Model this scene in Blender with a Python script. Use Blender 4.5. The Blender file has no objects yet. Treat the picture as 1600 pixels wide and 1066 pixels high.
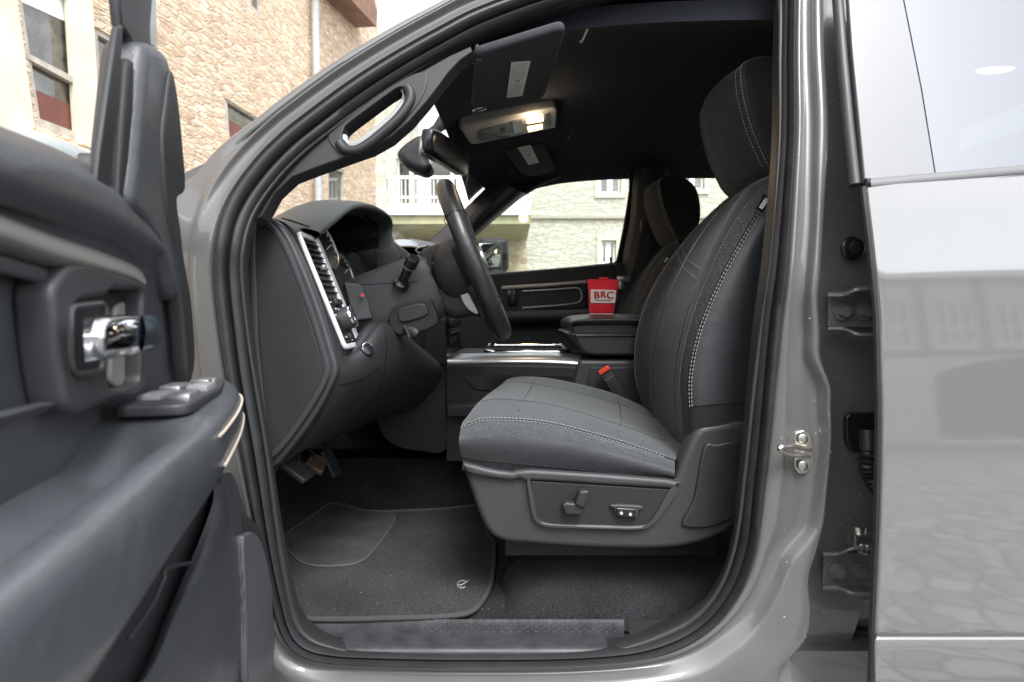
import bpy, bmesh, math, random
from mathutils import Vector as V, Matrix
random.seed(7)
R = math.radians
scene = bpy.context.scene
# ---------------------------------------------------------------- camera
CAMZ = 1.2; F = 900.0; PITCH = R(3)
cam = bpy.data.objects.new("camera", bpy.data.cameras.new("camera"))
scene.collection.objects.link(cam); scene.camera = cam
cam.location = (0, 0, CAMZ); cam.rotation_euler = (R(90) - PITCH, 0, 0)
cam.data.sensor_width = 36; cam.data.lens = 36 * F / 1600
cam.data.clip_start = 0.02; cam.data.clip_end = 500
cam.data.dof.use_dof = True; cam.data.dof.focus_distance = 1.35; cam.data.dof.aperture_fstop = 4.5
# ---------------------------------------------------------------- world, sun, exposure
SUN_EL, SUN_AZ = R(56), R(158)      # soft light, high and from behind the camera
w = bpy.data.worlds.new("World"); scene.world = w; w.use_nodes = True
nt = w.node_tree; nt.nodes.clear()
sky = nt.nodes.new('ShaderNodeTexSky'); sky.sky_type = 'NISHITA'; sky.sun_disc = False
sky.sun_elevation = SUN_EL; sky.sun_rotation = SUN_AZ; sky.dust_density = 1.5; sky.air_density = 1.0
hs = nt.nodes.new('ShaderNodeHueSaturation'); hs.inputs['Saturation'].default_value = 0.2
bg = nt.nodes.new('ShaderNodeBackground'); bg.inputs['Strength'].default_value = 0.15
wo = nt.nodes.new('ShaderNodeOutputWorld')
nt.links.new(sky.outputs[0], hs.inputs['Color']); nt.links.new(hs.outputs[0], bg.inputs[0]); nt.links.new(bg.outputs[0], wo.inputs[0])
sd = bpy.data.lights.new("sun", 'SUN'); sd.energy = 1.3; sd.angle = R(25); sd.color = (1, .99, .975)
so = bpy.data.objects.new("sun", sd); scene.collection.objects.link(so)
sdir = V((math.sin(SUN_AZ) * math.cos(SUN_EL), math.cos(SUN_AZ) * math.cos(SUN_EL), math.sin(SUN_EL)))
so.rotation_euler = sdir.to_track_quat('Z', 'Y').to_euler(); so.location = sdir * 30
scene.view_settings.view_transform = 'Standard'; scene.view_settings.look = 'None'
scene.view_settings.gamma = 1; scene.view_settings.exposure = 1.85
try:
    scene.cycles.max_bounces = 8; scene.cycles.diffuse_bounces = 6; scene.cycles.transparent_max_bounces = 10
except Exception: pass

# ---------------------------------------------------------------- pixel rays (design grid of the photograph, real depths)
CP, SP = math.cos(PITCH), math.sin(PITCH)
def ray(px, py):
    r = (px - 800) / F; u = -(py - 533) / F
    return V((r, CP + u * SP, -SP + u * CP))
def P(px, py, y):
    d = ray(px, py); t = y / d.y
    return V((d.x * t, y, CAMZ + d.z * t))
def RP(px, py, pt, n):
    d = ray(px, py); o = V((0, 0, CAMZ)); n = V(n)
    return o + d * ((V(pt) - o).dot(n) / d.dot(n))
def PZ(px, py, z): return RP(px, py, (0, 0, CAMZ + z), (0, 0, 1))
def PL(lst, y): return [P(a[0], a[1], a[2] if len(a) > 2 else y) for a in lst]

# ---------------------------------------------------------------- splines and mesh helpers
def cr(p0, p1, p2, p3, t):
    return 0.5 * ((2 * p1) + (p2 - p0) * t + (2 * p0 - 5 * p1 + 4 * p2 - p3) * t * t + (3 * p1 - p0 - 3 * p2 + p3) * t ** 3)
def spl(pts, s=6, closed=False):
    pts = [V(p) for p in pts]; n = len(pts)
    if n < 3 and not closed:
        return [pts[0].lerp(pts[-1], i / s) for i in range(s + 1)]
    out = []
    for i in range(n if closed else n - 1):
        g = (lambda k: pts[k % n]) if closed else (lambda k: pts[max(0, min(n - 1, k))])
        a, b, c, d = g(i - 1), g(i), g(i + 1), g(i + 2)
        if not closed:
            if i == 0: a = b * 2 - c
            if i == n - 2: d = c * 2 - b
        for k in range(s): out.append(cr(a, b, c, d, k / s))
    if not closed: out.append(pts[-1].copy())
    return out
def resample(pts, n, closed=False):
    P_ = pts + [pts[0]] if closed else pts
    L = [0]
    for a, b in zip(P_, P_[1:]): L.append(L[-1] + (b - a).length)
    tot = L[-1]; out = []; j = 0
    m = n if closed else n - 1
    for i in range(n):
        s = tot * i / m
        while j < len(L) - 2 and L[j + 1] < s: j += 1
        f = 0 if L[j + 1] == L[j] else (s - L[j]) / (L[j + 1] - L[j])
        out.append(P_[j].lerp(P_[j + 1], min(1, f)))
    return out
def rnd(pts, r, s=4):
    """round the corners of a closed polygon (tuples)"""
    pts = [V(p) for p in pts]; out = []; n = len(pts)
    for i in range(n):
        a, b, c = pts[i - 1], pts[i], pts[(i + 1) % n]
        ri = r[i] if isinstance(r, (list, tuple)) else r
        l1 = min(ri, (a - b).length * .49); l2 = min(ri, (c - b).length * .49)
        p = b + (a - b).normalized() * l1; q = b + (c - b).normalized() * l2
        for k in range(s + 1):
            t = k / s; out.append(p * (1 - t) ** 2 + b * 2 * t * (1 - t) + q * t * t)
    return out

ROOT = {}
def finish(name, me, mat, parent=None, ang=38, label=None, smooth=True):
    me.name = name
    if mat is not None and not me.materials: me.materials.append(mat)
    if smooth and len(me.polygons):
        me.polygons.foreach_set('use_smooth', [True] * len(me.polygons))
        me.set_sharp_from_angle(angle=R(ang))
    o = bpy.data.objects.new(name, me); scene.collection.objects.link(o)
    if parent is not None:
        o.parent = parent; o.matrix_parent_inverse = pinv(parent)
    if label: o['label'] = label
    return o
def pinv(p):
    m = Matrix.Identity(4); q = p
    while q is not None:
        m = Matrix.Translation(q.location) @ m if q.parent is None else Matrix.Translation(q.location) @ m
        q = q.parent
    # parts sit at the origin of the world grid, only roots are moved
    return Matrix.Translation(-ROOT[p.name]) if p.name in ROOT else Matrix.Identity(4)
def fixnorm(me):
    bm = bmesh.new(); bm.from_mesh(me); bmesh.ops.recalc_face_normals(bm, faces=bm.faces); bm.to_mesh(me); bm.free()
class MB:
    """collects shapes, then links them as one mesh object"""
    def __init__(s): s.v = []; s.f = []
    def add(s, vs, fs):
        o = len(s.v); s.v += [V(v) for v in vs]; s.f += [tuple(i + o for i in f) for f in fs]; return s
    def box(s, c, h, ax=None):
        ax = ax or (V((1, 0, 0)), V((0, 1, 0)), V((0, 0, 1)))
        c = V(c); vs = [c + ax[0] * (h[0] * i) + ax[1] * (h[1] * j) + ax[2] * (h[2] * k) for i in (-1, 1) for j in (-1, 1) for k in (-1, 1)]
        return s.add(vs, [(0, 1, 3, 2), (4, 6, 7, 5), (0, 4, 5, 1), (2, 3, 7, 6), (0, 2, 6, 4), (1, 5, 7, 3)])
    def box2(s, a, b):
        a, b = V(a), V(b); return s.box((a + b) / 2, [abs(x) / 2 for x in (b - a)])
    def bevbox(s, c, h, r, ax=None, seg=2):
        bm = bmesh.new(); bmesh.ops.create_cube(bm, size=2)
        for v in bm.verts: v.co = V((v.co.x * h[0], v.co.y * h[1], v.co.z * h[2]))
        bmesh.ops.bevel(bm, geom=bm.edges[:], offset=r, segments=seg, profile=.5, affect='EDGES')
        ax = ax or (V((1, 0, 0)), V((0, 1, 0)), V((0, 0, 1))); bm.verts.index_update()
        s.add([V(c) + ax[0] * v.co.x + ax[1] * v.co.y + ax[2] * v.co.z for v in bm.verts], [[v.index for v in f.verts] for f in bm.faces]); bm.free(); return s
    def tube(s, path, r, n=8, closed=False, caps=True, flat=1.0, up=None):
        path = [V(p) for p in path]; m = len(path); o = len(s.v)
        rr = r if isinstance(r, (list, tuple)) else [r] * m
        t0 = (path[1] - path[0]).normalized()
        u = (V(up) if up is not None else (V((0, 0, 1)) if abs(t0.z) < .9 else V((1, 0, 0)))); u = (u - t0 * u.dot(t0)).normalized()
        for i in range(m):
            a = path[i - 1] if (i or closed) else path[i]; b = path[(i + 1) % m] if (i < m - 1 or closed) else path[i]
            t = (b - a).normalized(); u = (u - t * u.dot(t)).normalized(); w_ = t.cross(u)
            for k in range(n):
                an = 2 * math.pi * k / n
                s.v.append(path[i] + u * (math.cos(an) * rr[i]) + w_ * (math.sin(an) * rr[i] * flat))
        for i in range(m if closed else m - 1):
            for k in range(n):
                a = o + i * n + k; b = o + i * n + (k + 1) % n; c = o + ((i + 1) % m) * n + (k + 1) % n; d = o + ((i + 1) % m) * n + k
                s.f.append((a, b, c, d))
        if caps and not closed:
            s.f.append(tuple(o + k for k in range(n))[::-1]); s.f.append(tuple(o + (m - 1) * n + k for k in range(n)))
        return s
    def cyl(s, a, b, r, r2=None, n=20, bev=0.0):
        a, b = V(a), V(b); r2 = r if r2 is None else r2
        if bev:
            d = (b - a).normalized()
            return s.tube([a, b - d * bev, b - d * bev * .3, b], [r, r2, r2 - bev * .45, r2 - bev], n)
        return s.tube([a, b], [r, r2], n)
    def ell(s, c, h, ax=None, nu=20, nv=12, e=1.0):
        ax = ax or (V((1, 0, 0)), V((0, 1, 0)), V((0, 0, 1))); o = len(s.v); c = V(c)
        sg = lambda x: math.copysign(abs(x) ** e, x)
        for j in range(nv + 1):
            ph = math.pi * (j / nv - .5)
            for i in range(nu):
                th = 2 * math.pi * i / nu
                s.v.append(c + ax[0] * (h[0] * sg(math.cos(ph)) * sg(math.cos(th))) + ax[1] * (h[1] * sg(math.cos(ph)) * sg(math.sin(th))) + ax[2] * (h[2] * sg(math.sin(ph))))
        for j in range(nv):
            for i in range(nu): s.f.append((o + j * nu + i, o + j * nu + (i + 1) % nu, o + (j + 1) * nu + (i + 1) % nu, o + (j + 1) * nu + i))
        return s
    def grid(s, rows, cu=False, cv=False):
        o = len(s.v); n = len(rows[0]); m = len(rows)
        for r in rows: s.v += [V(p) for p in r]
        for i in range(m if cv else m - 1):
            for k in range(n if cu else n - 1):
                s.f.append((o + i * n + k, o + i * n + (k + 1) % n, o + ((i + 1) % m) * n + (k + 1) % n, o + ((i + 1) % m) * n + k))
        return s
    def loft(s, rows, su=5, sv=5, cu=False, cv=False, th=0.0, thdir=None):
        rr = [spl(r, su, cu) if su > 1 else [V(p) for p in r] for r in rows]
        if sv > 1:
            cols = [spl([r[k] for r in rr], sv, cv) for k in range(len(rr[0]))]
            rr = [[c[i] for c in cols] for i in range(len(cols[0]))]
        s.grid(rr, cu, cv and sv <= 1 or cv)
        if th:
            d = V(thdir) * th; s.grid([[p + d for p in r] for r in rr][::-1], cu, cv)
            if not cu:
                s.grid([[r[0] for r in rr], [r[0] + d for r in rr]]); s.grid([[r[-1] + d for r in rr], [r[-1] for r in rr]])
            if not cv:
                s.grid([[p + d for p in rr[0]], rr[0]], cu); s.grid([rr[-1], [p + d for p in rr[-1]]], cu)
        return s
    def stitch(s, path, dash=.0045, gap=.0025, r=.0009):
        r *= .78
        path = [V(p) for p in path]; tot = sum((b - a).length for a, b in zip(path, path[1:]))
        n = max(2, int(tot / (dash + gap))); q = resample(path, n * 10 + 1); k = max(1, int(10 * dash / (dash + gap)))
        for i in range(n): s.tube([q[i * 10], q[i * 10 + k // 2], q[i * 10 + k]], [r * .8, r, r * .8], 5)
        return s
    def plate(s, pts, n, th, bev=0.0, holes=(), bres=2, fill=True):
        """closed planar outline of 3D points, front face at the outline, thickness th away from n"""
        n = V(n).normalized(); o = V(pts[0]); up = V((0, 0, 1)) if abs(n.z) < .8 else V((0, 1, 0))
        ey = (up - n * up.dot(n)).normalized(); ex = ey.cross(n)
        cu = bpy.data.curves.new('t', 'CURVE'); cu.dimensions = '2D'; cu.fill_mode = 'BOTH' if fill else 'NONE'
        bev = min(bev, th * .49)
        for loop in [pts] + list(holes):
            sp_ = cu.splines.new('POLY'); sp_.points.add(len(loop) - 1); sp_.use_cyclic_u = True
            for q, p in zip(sp_.points, loop):
                d = V(p) - o; q.co = (d.dot(ex), d.dot(ey), 0, 1)
        cu.extrude = th / 2 - bev; cu.bevel_depth = bev; cu.bevel_resolution = bres; cu.offset = -bev
        ob = bpy.data.objects.new('t', cu); me = bpy.data.meshes.new_from_object(ob)
        c = o - n * (th / 2)
        s.add([c + ex * v.co.x + ey * v.co.y + n * v.co.z for v in me.vertices], [tuple(p.vertices) for p in me.polygons])
        bpy.data.objects.remove(ob); bpy.data.curves.remove(cu); bpy.data.meshes.remove(me); return s
    def text(s, body, c, ex, ey, size, th=.0005, bold=0.0):
        cu = bpy.data.curves.new('t', 'FONT'); cu.body = body; cu.size = size; cu.extrude = th; cu.offset = bold
        cu.align_x = 'CENTER'; cu.align_y = 'CENTER'
        ob = bpy.data.objects.new('t', cu); me = bpy.data.meshes.new_from_object(ob)
        ex, ey = V(ex).normalized(), V(ey).normalized(); n = ex.cross(ey)
        s.add([V(c) + ex * v.co.x + ey * v.co.y + n * v.co.z for v in me.vertices], [tuple(p.vertices) for p in me.polygons])
        bpy.data.objects.remove(ob); bpy.data.curves.remove(cu); bpy.data.meshes.remove(me); return s
    def build(s, name, mat, parent=None, ang=38, label=None, weld=True, recalc=True, bevel=0):
        me = bpy.data.meshes.new(name); me.from_pydata([tuple(v) for v in s.v], [], s.f)
        bm = bmesh.new(); bm.from_mesh(me)
        if weld: bmesh.ops.remove_doubles(bm, verts=bm.verts, dist=.00004)
        if bevel:
            ed = [e for e in bm.edges if len(e.link_faces) == 2 and e.calc_face_angle(0) > .6]
            bmesh.ops.bevel(bm, geom=ed, offset=bevel, segments=2, profile=.5, affect='EDGES', clamp_overlap=True)
        if recalc: bmesh.ops.recalc_face_normals(bm, faces=bm.faces)
        bm.to_mesh(me); bm.free()
        return finish(name, me, mat, parent, ang, label)
from mathutils.bvhtree import BVHTree
def hit(tree, px, py, off=0.0):
    d = ray(px, py).normalized(); r = tree.ray_cast(V((0, 0, CAMZ)), d)
    if r[0] is None: return None, None
    n = r[1] if r[1].dot(d) < 0 else -r[1]
    return r[0] + n * off, n
def tree_of(*mbs):
    v = []; f = []
    for m in mbs:
        o = len(v); v += m.v; f += [tuple(i + o for i in q) for q in m.f]
    return BVHTree.FromPolygons([tuple(a) for a in v], f)
def hits(tree, pts, off=0.0):
    return [h for h in (hit(tree, x, y, off)[0] for x, y in pts) if h is not None]
def tag(o, label, cat, group=None, kind=None):
    if label: o['label'] = label
    if cat: o['category'] = cat
    if group: o['group'] = group
    if kind: o['kind'] = kind
    return o
def thing(name, loc, label, cat, group=None):
    o = bpy.data.objects.new(name, None); scene.collection.objects.link(o); o.location = loc; o.empty_display_size = .2
    ROOT[o.name] = V(loc); return tag(o, label, cat, group)

# ---------------------------------------------------------------- materials
def nodes(name):
    m = bpy.data.materials.new(name); m.use_nodes = True; n = m.node_tree; b = n.nodes['Principled BSDF']
    return m, n, b
def setin(b, **k):
    for a, v in k.items():
        a = a.replace('_', ' ')
        if a in b.inputs: b.inputs[a].default_value = v
def mat(name, col, rough=.5, metal=0, coat=0, grain=0, gs=.25, gd=.0006, var=0, vs=6, spec=.5, coatr=.05, sheen=0, speck=0, specs=700, ior=1.5, rvar=0, wr=0, wrs=11):
    m, n, b = nodes(name); L = n.links.new
    setin(b, Base_Color=(*col, 1), Roughness=rough, Metallic=metal, Coat_Weight=coat, Coat_Roughness=coatr, Specular_IOR_Level=spec, Sheen_Weight=sheen, IOR=ior)
    tc = n.nodes.new('ShaderNodeTexCoord')
    cur = None
    if var or speck:
        rgb = n.nodes.new('ShaderNodeRGB'); rgb.outputs[0].default_value = (*col, 1); cur = rgb.outputs[0]
        for amt, sc in ((var, vs), (speck, specs)):
            if not amt: continue
            no = n.nodes.new('ShaderNodeTexNoise'); no.inputs['Scale'].default_value = sc; no.inputs['Detail'].default_value = 5 if sc < 100 else 2
            no.inputs['Roughness'].default_value = .6; L(tc.outputs['Object'], no.inputs['Vector'])
            mr = n.nodes.new('ShaderNodeMapRange'); mr.inputs[1].default_value = .3; mr.inputs[2].default_value = .7
            mr.inputs[3].default_value = 1 - amt; mr.inputs[4].default_value = 1 + amt; L(no.outputs[0], mr.inputs[0])
            vm = n.nodes.new('ShaderNodeVectorMath'); vm.operation = 'SCALE'; L(cur, vm.inputs[0]); L(mr.outputs[0], vm.inputs['Scale']); cur = vm.outputs[0]
        L(cur, b.inputs['Base Color'])
    if rvar:
        no = n.nodes.new('ShaderNodeTexNoise'); no.inputs['Scale'].default_value = 9; no.inputs['Detail'].default_value = 6; L(tc.outputs['Object'], no.inputs['Vector'])
        mr = n.nodes.new('ShaderNodeMapRange'); mr.inputs[1].default_value = .3; mr.inputs[2].default_value = .7
        mr.inputs[3].default_value = rough - rvar; mr.inputs[4].default_value = rough + rvar; L(no.outputs[0], mr.inputs[0]); L(mr.outputs[0], b.inputs['Roughness'])
    if grain:
        no = n.nodes.new('ShaderNodeTexVoronoi' if grain > 0 else 'ShaderNodeTexNoise'); no.inputs['Scale'].default_value = abs(grain)
        L(tc.outputs['Object'], no.inputs['Vector'])
        bp = n.nodes.new('ShaderNodeBump'); bp.inputs['Strength'].default_value = gs; bp.inputs['Distance'].default_value = gd
        L(no.outputs[0], bp.inputs['Height']); L(bp.outputs[0], b.inputs['Normal'])
    if wr:
        no = n.nodes.new('ShaderNodeTexNoise'); no.inputs['Scale'].default_value = wrs; no.inputs['Detail'].default_value = 3; no.inputs['Distortion'].default_value = .8
        L(tc.outputs['Object'], no.inputs['Vector']); b2 = n.nodes.new('ShaderNodeBump'); b2.inputs['Strength'].default_value = wr; b2.inputs['Distance'].default_value = .012
        L(no.outputs[0], b2.inputs['Height'])
        if grain: L(b2.outputs[0], bp.inputs['Normal'])
        else: L(b2.outputs[0], b.inputs['Normal'])
    return m
def glass(name, tint=(.93, .96, .95), refl=.0, ior=1.45, rough=0.0, gcol=(1, 1, 1)):
    m = bpy.data.materials.new(name); m.use_nodes = True; n = m.node_tree; n.nodes.clear(); L = n.links.new
    tr = n.nodes.new('ShaderNodeBsdfTransparent'); tr.inputs[0].default_value = (*tint, 1)
    gl = n.nodes.new('ShaderNodeBsdfGlossy'); gl.inputs['Roughness'].default_value = rough; gl.inputs[0].default_value = (*gcol, 1)
    lw = n.nodes.new('ShaderNodeLayerWeight'); lw.inputs[0].default_value = .5
    pw_ = n.nodes.new('ShaderNodeMath'); pw_.operation = 'POWER'; L(lw.outputs['Facing'], pw_.inputs[0]); pw_.inputs[1].default_value = 5
    fr = n.nodes.new('ShaderNodeMath'); fr.operation = 'MULTIPLY_ADD'; L(pw_.outputs[0], fr.inputs[0]); fr.inputs[1].default_value = .5; fr.inputs[2].default_value = ((ior - 1) / (ior + 1)) ** 2
    ma = n.nodes.new('ShaderNodeMath'); ma.operation = 'ADD'; ma.use_clamp = True; L(fr.outputs[0], ma.inputs[0]); ma.inputs[1].default_value = refl
    mx = n.nodes.new('ShaderNodeMixShader'); L(ma.outputs[0], mx.inputs[0]); L(tr.outputs[0], mx.inputs[1]); L(gl.outputs[0], mx.inputs[2])
    o = n.nodes.new('ShaderNodeOutputMaterial'); L(mx.outputs[0], o.inputs[0]); return m
def emit(name, col, s):
    m, n, b = nodes(name); setin(b, Base_Color=(*col, 1), Emission_Color=(*col, 1), Emission_Strength=s); return m
def stone(name, c1, c2, mortar, sc=(2.2, 2.2, 5.5), bump=.5, mw=.05):
    m, n, b = nodes(name); L = n.links.new; setin(b, Roughness=.9, Specular_IOR_Level=.2)
    tc = n.nodes.new('ShaderNodeTexCoord'); mp = n.nodes.new('ShaderNodeMapping'); mp.inputs['Scale'].default_value = sc; L(tc.outputs['Object'], mp.inputs[0])
    nz = n.nodes.new('ShaderNodeTexNoise'); nz.inputs['Scale'].default_value = 1.3; nz.inputs['Detail'].default_value = 4; L(mp.outputs[0], nz.inputs['Vector'])
    ad = n.nodes.new('ShaderNodeMix'); ad.data_type = 'RGBA'; ad.blend_type = 'LINEAR_LIGHT'; ad.inputs[0].default_value = .25; L(mp.outputs[0], ad.inputs[6]); L(nz.outputs['Color'], ad.inputs[7])
    vo = n.nodes.new('ShaderNodeTexVoronoi'); L(ad.outputs[2], vo.inputs['Vector']); vo.inputs['Scale'].default_value = 1
    ve = n.nodes.new('ShaderNodeTexVoronoi'); ve.feature = 'DISTANCE_TO_EDGE'; L(ad.outputs[2], ve.inputs['Vector']); ve.inputs['Scale'].default_value = 1
    cr_ = n.nodes.new('ShaderNodeMix'); cr_.data_type = 'RGBA'; cr_.inputs[6].default_value = (*c1, 1); cr_.inputs[7].default_value = (*c2, 1)
    sp_ = n.nodes.new('ShaderNodeSeparateColor'); L(vo.outputs['Color'], sp_.inputs[0]); L(sp_.outputs[0], cr_.inputs[0])
    n2 = n.nodes.new('ShaderNodeTexNoise'); n2.inputs['Scale'].default_value = 8; n2.inputs['Detail'].default_value = 6; L(tc.outputs['Object'], n2.inputs['Vector'])
    mr = n.nodes.new('ShaderNodeMapRange'); mr.inputs[1].default_value = .25; mr.inputs[2].default_value = .75; mr.inputs[3].default_value = .7; mr.inputs[4].default_value = 1.25; L(n2.outputs[0], mr.inputs[0])
    vm = n.nodes.new('ShaderNodeVectorMath'); vm.operation = 'SCALE'; L(cr_.outputs[2], vm.inputs[0]); L(mr.outputs[0], vm.inputs['Scale'])
    st = n.nodes.new('ShaderNodeMapRange'); st.inputs[1].default_value = 0; st.inputs[2].default_value = mw; L(ve.outputs[0], st.inputs[0])
    mm = n.nodes.new('ShaderNodeMix'); mm.data_type = 'RGBA'; mm.inputs[6].default_value = (*mortar, 1); L(st.outputs[0], mm.inputs[0]); L(vm.outputs[0], mm.inputs[7])
    L(mm.outputs[2], b.inputs['Base Color'])
    bp = n.nodes.new('ShaderNodeBump'); bp.inputs['Strength'].default_value = bump; bp.inputs['Distance'].default_value = .02
    L(st.outputs[0], bp.inputs['Height']); L(bp.outputs[0], b.inputs['Normal']); return m

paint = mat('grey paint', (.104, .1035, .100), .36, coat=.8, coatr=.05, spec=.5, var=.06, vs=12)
paint_lit = mat('grey paint sky lit', (.205, .207, .207), .06, metal=.36, coat=1, coatr=.012, var=.02, vs=3)  # same body paint as the jamb, colour raised for the sky's brightness
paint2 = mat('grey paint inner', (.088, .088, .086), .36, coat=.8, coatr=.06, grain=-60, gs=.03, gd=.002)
rubber = mat('black rubber', (.018, .0185, .02), .42, grain=-500, gs=.2, var=.2, vs=30)
plast = mat('charcoal plastic', (.021, .022, .0235), .5, grain=650, gs=.45, gd=.0005, var=.12, vs=8, rvar=.06)
sillm = mat('scuffed sill plastic', (.036, .037, .04), .42, grain=500, gs=.4, gd=.0006, var=.35, vs=28, rvar=.12)
plast_l = mat('mid grey plastic', (.034, .035, .0375), .48, grain=650, gs=.4, gd=.0005, var=.1, vs=8, rvar=.05)
plast_d = mat('dark plastic', (.014, .0145, .016), .55, grain=650, gs=.3, gd=.0004, rvar=.06)
smooth_b = mat('smooth black', (.012, .012, .014), .22, rvar=.05)
soft = mat('soft touch dash', (.036, .04, .041), .46, grain=500, gs=.5, gd=.0006, var=.12, rvar=.05)
doorpl = mat('door vinyl', (.045, .048, .053), .42, wr=.3, grain=500, gs=.4, gd=.0006, var=.12, rvar=.06)
doorbr = mat('door bolster vinyl', (.085, .08, .074), .5, grain=500, gs=.35, gd=.0006, var=.1)
leather = mat('black leather', (.018, .019, .02), .36, wr=.3, grain=420, gs=.35, gd=.0006, rvar=.05)
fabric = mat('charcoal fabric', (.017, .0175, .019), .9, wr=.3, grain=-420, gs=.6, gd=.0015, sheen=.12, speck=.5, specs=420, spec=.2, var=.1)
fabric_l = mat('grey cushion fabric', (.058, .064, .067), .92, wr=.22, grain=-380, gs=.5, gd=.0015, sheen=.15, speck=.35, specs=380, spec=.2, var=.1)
fabric_s = mat('smooth seat vinyl', (.027, .028, .031), .5, wr=.22, grain=-380, gs=.4, gd=.0012, var=.14, rvar=.06)
fabric_t = mat('textured bolster cloth', (.036, .037, .04), .6, grain=-330, gs=1, gd=.003, speck=.6, specs=330, spec=.3)
thread = mat('white thread', (.30, .30, .295), .85)
liner = mat('headliner cloth', (.021, .023, .029), .95, grain=-700, gs=.3, sheen=.0, speck=.2, specs=600, spec=.1, var=.1, vs=4)
visorm = mat('visor cloth', (.05, .052, .058), .9, grain=-700, gs=.3, speck=.15, specs=600, spec=.15)
carpet = mat('black carpet', (.022, .022, .024), .95, grain=-380, gs=1, gd=.005, speck=.7, specs=380, spec=.15, var=.3, vs=9)
matm = mat('floor mat pile', (.040, .0395, .040), .95, grain=-280, gs=1, gd=.004, speck=.6, specs=270, spec=.12, var=.25, vs=7)
matm2 = mat('floor mat heel pad', (.05, .049, .049), .9, grain=-600, gs=.7, gd=.002, speck=.3, specs=420, spec=.15, var=.3, vs=12)
chrome = mat('chrome', (.85, .86, .88), .07, metal=1)
satin = mat('satin silver', (.5, .51, .52), .3, metal=.85, rvar=.05)
steel = mat('zinc steel', (.62, .6, .55), .3, metal=1, rvar=.1, grain=-80, gs=.15, gd=.001)
pillarsteel = mat('painted hinge', (.2, .2, .2), .3, coat=.4, metal=.3)
white = mat('white paper', (.75, .74, .68), .7)
ink = mat('printed ink', (.35, .35, .33), .8)
winkw = mat('white print', (.75, .76, .78), .6)
red = mat('red felt', (.72, .008, .025), .75, grain=-500, gs=.5, speck=.15, specs=500, sheen=.2)
redp = mat('red plastic', (.75, .06, .03), .4)
redink = mat('red print', (.5, .02, .02), .6)
gl_far = glass('clear window', (.93, .96, .94))
gl_ws = glass('windscreen', (.95, .97, .96), refl=-.01)
gl_rear = glass('tinted window', (.22, .235, .25), refl=.17, ior=1.7, gcol=(.93, .96, 1))
applique = mat('gloss pillar cover', (.13, .135, .14), .12, coat=1, coatr=.02, ior=1.6, spec=.6)
gl_house = mat('house pane', (.075, .07, .055), .03, spec=1, ior=1.6, var=.9, vs=4)  # mottled tones painted in as foliage-like reflections
lamp = emit('lit lamp', (1, .60, .24), 3.2)

# ---------------------------------------------------------------- the setting
cob = stone('cobbles', (.13, .13, .13), (.27, .268, .262), (.05, .05, .042), (5.2, 5.2, 5.2), .8, .07)
g = MB().grid([[(-60, -40, 0), (60, -40, 0)], [(-60, 90, 0), (60, 90, 0)]]).build('ground', cob); tag(g, 'grey cobbled yard', None, kind='structure')
st_left = stone('warm rubble stone', (.50, .35, .23), (.74, .59, .44), (.62, .50, .39), (4.6, 4.6, 17), .9, .12)
st_pale = stone('pale rubble stone', (.52, .48, .40), (.74, .70, .60), (.62, .59, .52), (2.4, 2.4, 5.5), .4, .1)
st_cream = stone('cream limewashed stone', (.47, .455, .385), (.56, .54, .46), (.42, .40, .34), (2.0, 2.0, 7.0), .5, .14)
st_yel = stone('brown field stone', (.38, .31, .2), (.6, .5, .34), (.45, .4, .3), (2.5, 2.5, 5), .5, .1)
cream = mat('cream trim', (.62, .57, .45), .8, var=.15, vs=3)
woodw = mat('white window frame', (.82, .82, .8), .5)
woodg = mat('weathered frame', (.42, .38, .32), .6, var=.2, vs=10)
curtain = mat('rust blind', (.16, .06, .045), .8, var=.2, vs=3)
greym = mat('grey render', (.4, .4, .4), .7, var=.1)
roofm = mat('brown roof edge', (.2, .11, .07), .8, var=.3, vs=4)
green = mat('mossy soffit', (.4, .4, .25), .9, var=.2, vs=2)

# left building : wall running away beside the truck
WP, WD = V((-4.6, 4, 0)), V((.1, 1, 0)).normalized(); WN = V((1, -.1, 0)).normalized()
def WL(px, py, off=0): return RP(px, py, WP + WN * off, WN)
hL = thing('stone_house', (-5.5, 8, 0), 'warm orange rubble stone house with a weathered sash window beyond the open door', 'house')
wend = WL(590, 40); top = 11
def wall_strip(holes_px):
    pts = [WP - WD * 7, WP - WD * 7 + V((0, 0, top)), V((wend.x, wend.y, top)), V((wend.x, wend.y, 0))]
    m = MB().plate(pts, WN, .5, 0, [[WL(*p) for p in h] for h in holes_px])
    m.build('wall', st_left, hL, weld=False)
W1 = [(20, -60), (112, -12), (128, 222), (60, 198)]
W2 = [(146, 40), (205, 75), (205, 172), (152, 142)]
W3 = [(350, 152), (420, 195), (420, 260), (354, 215)]
W4 = [(392, -50), (409, -38), (409, 30), (391, 14)]
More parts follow.
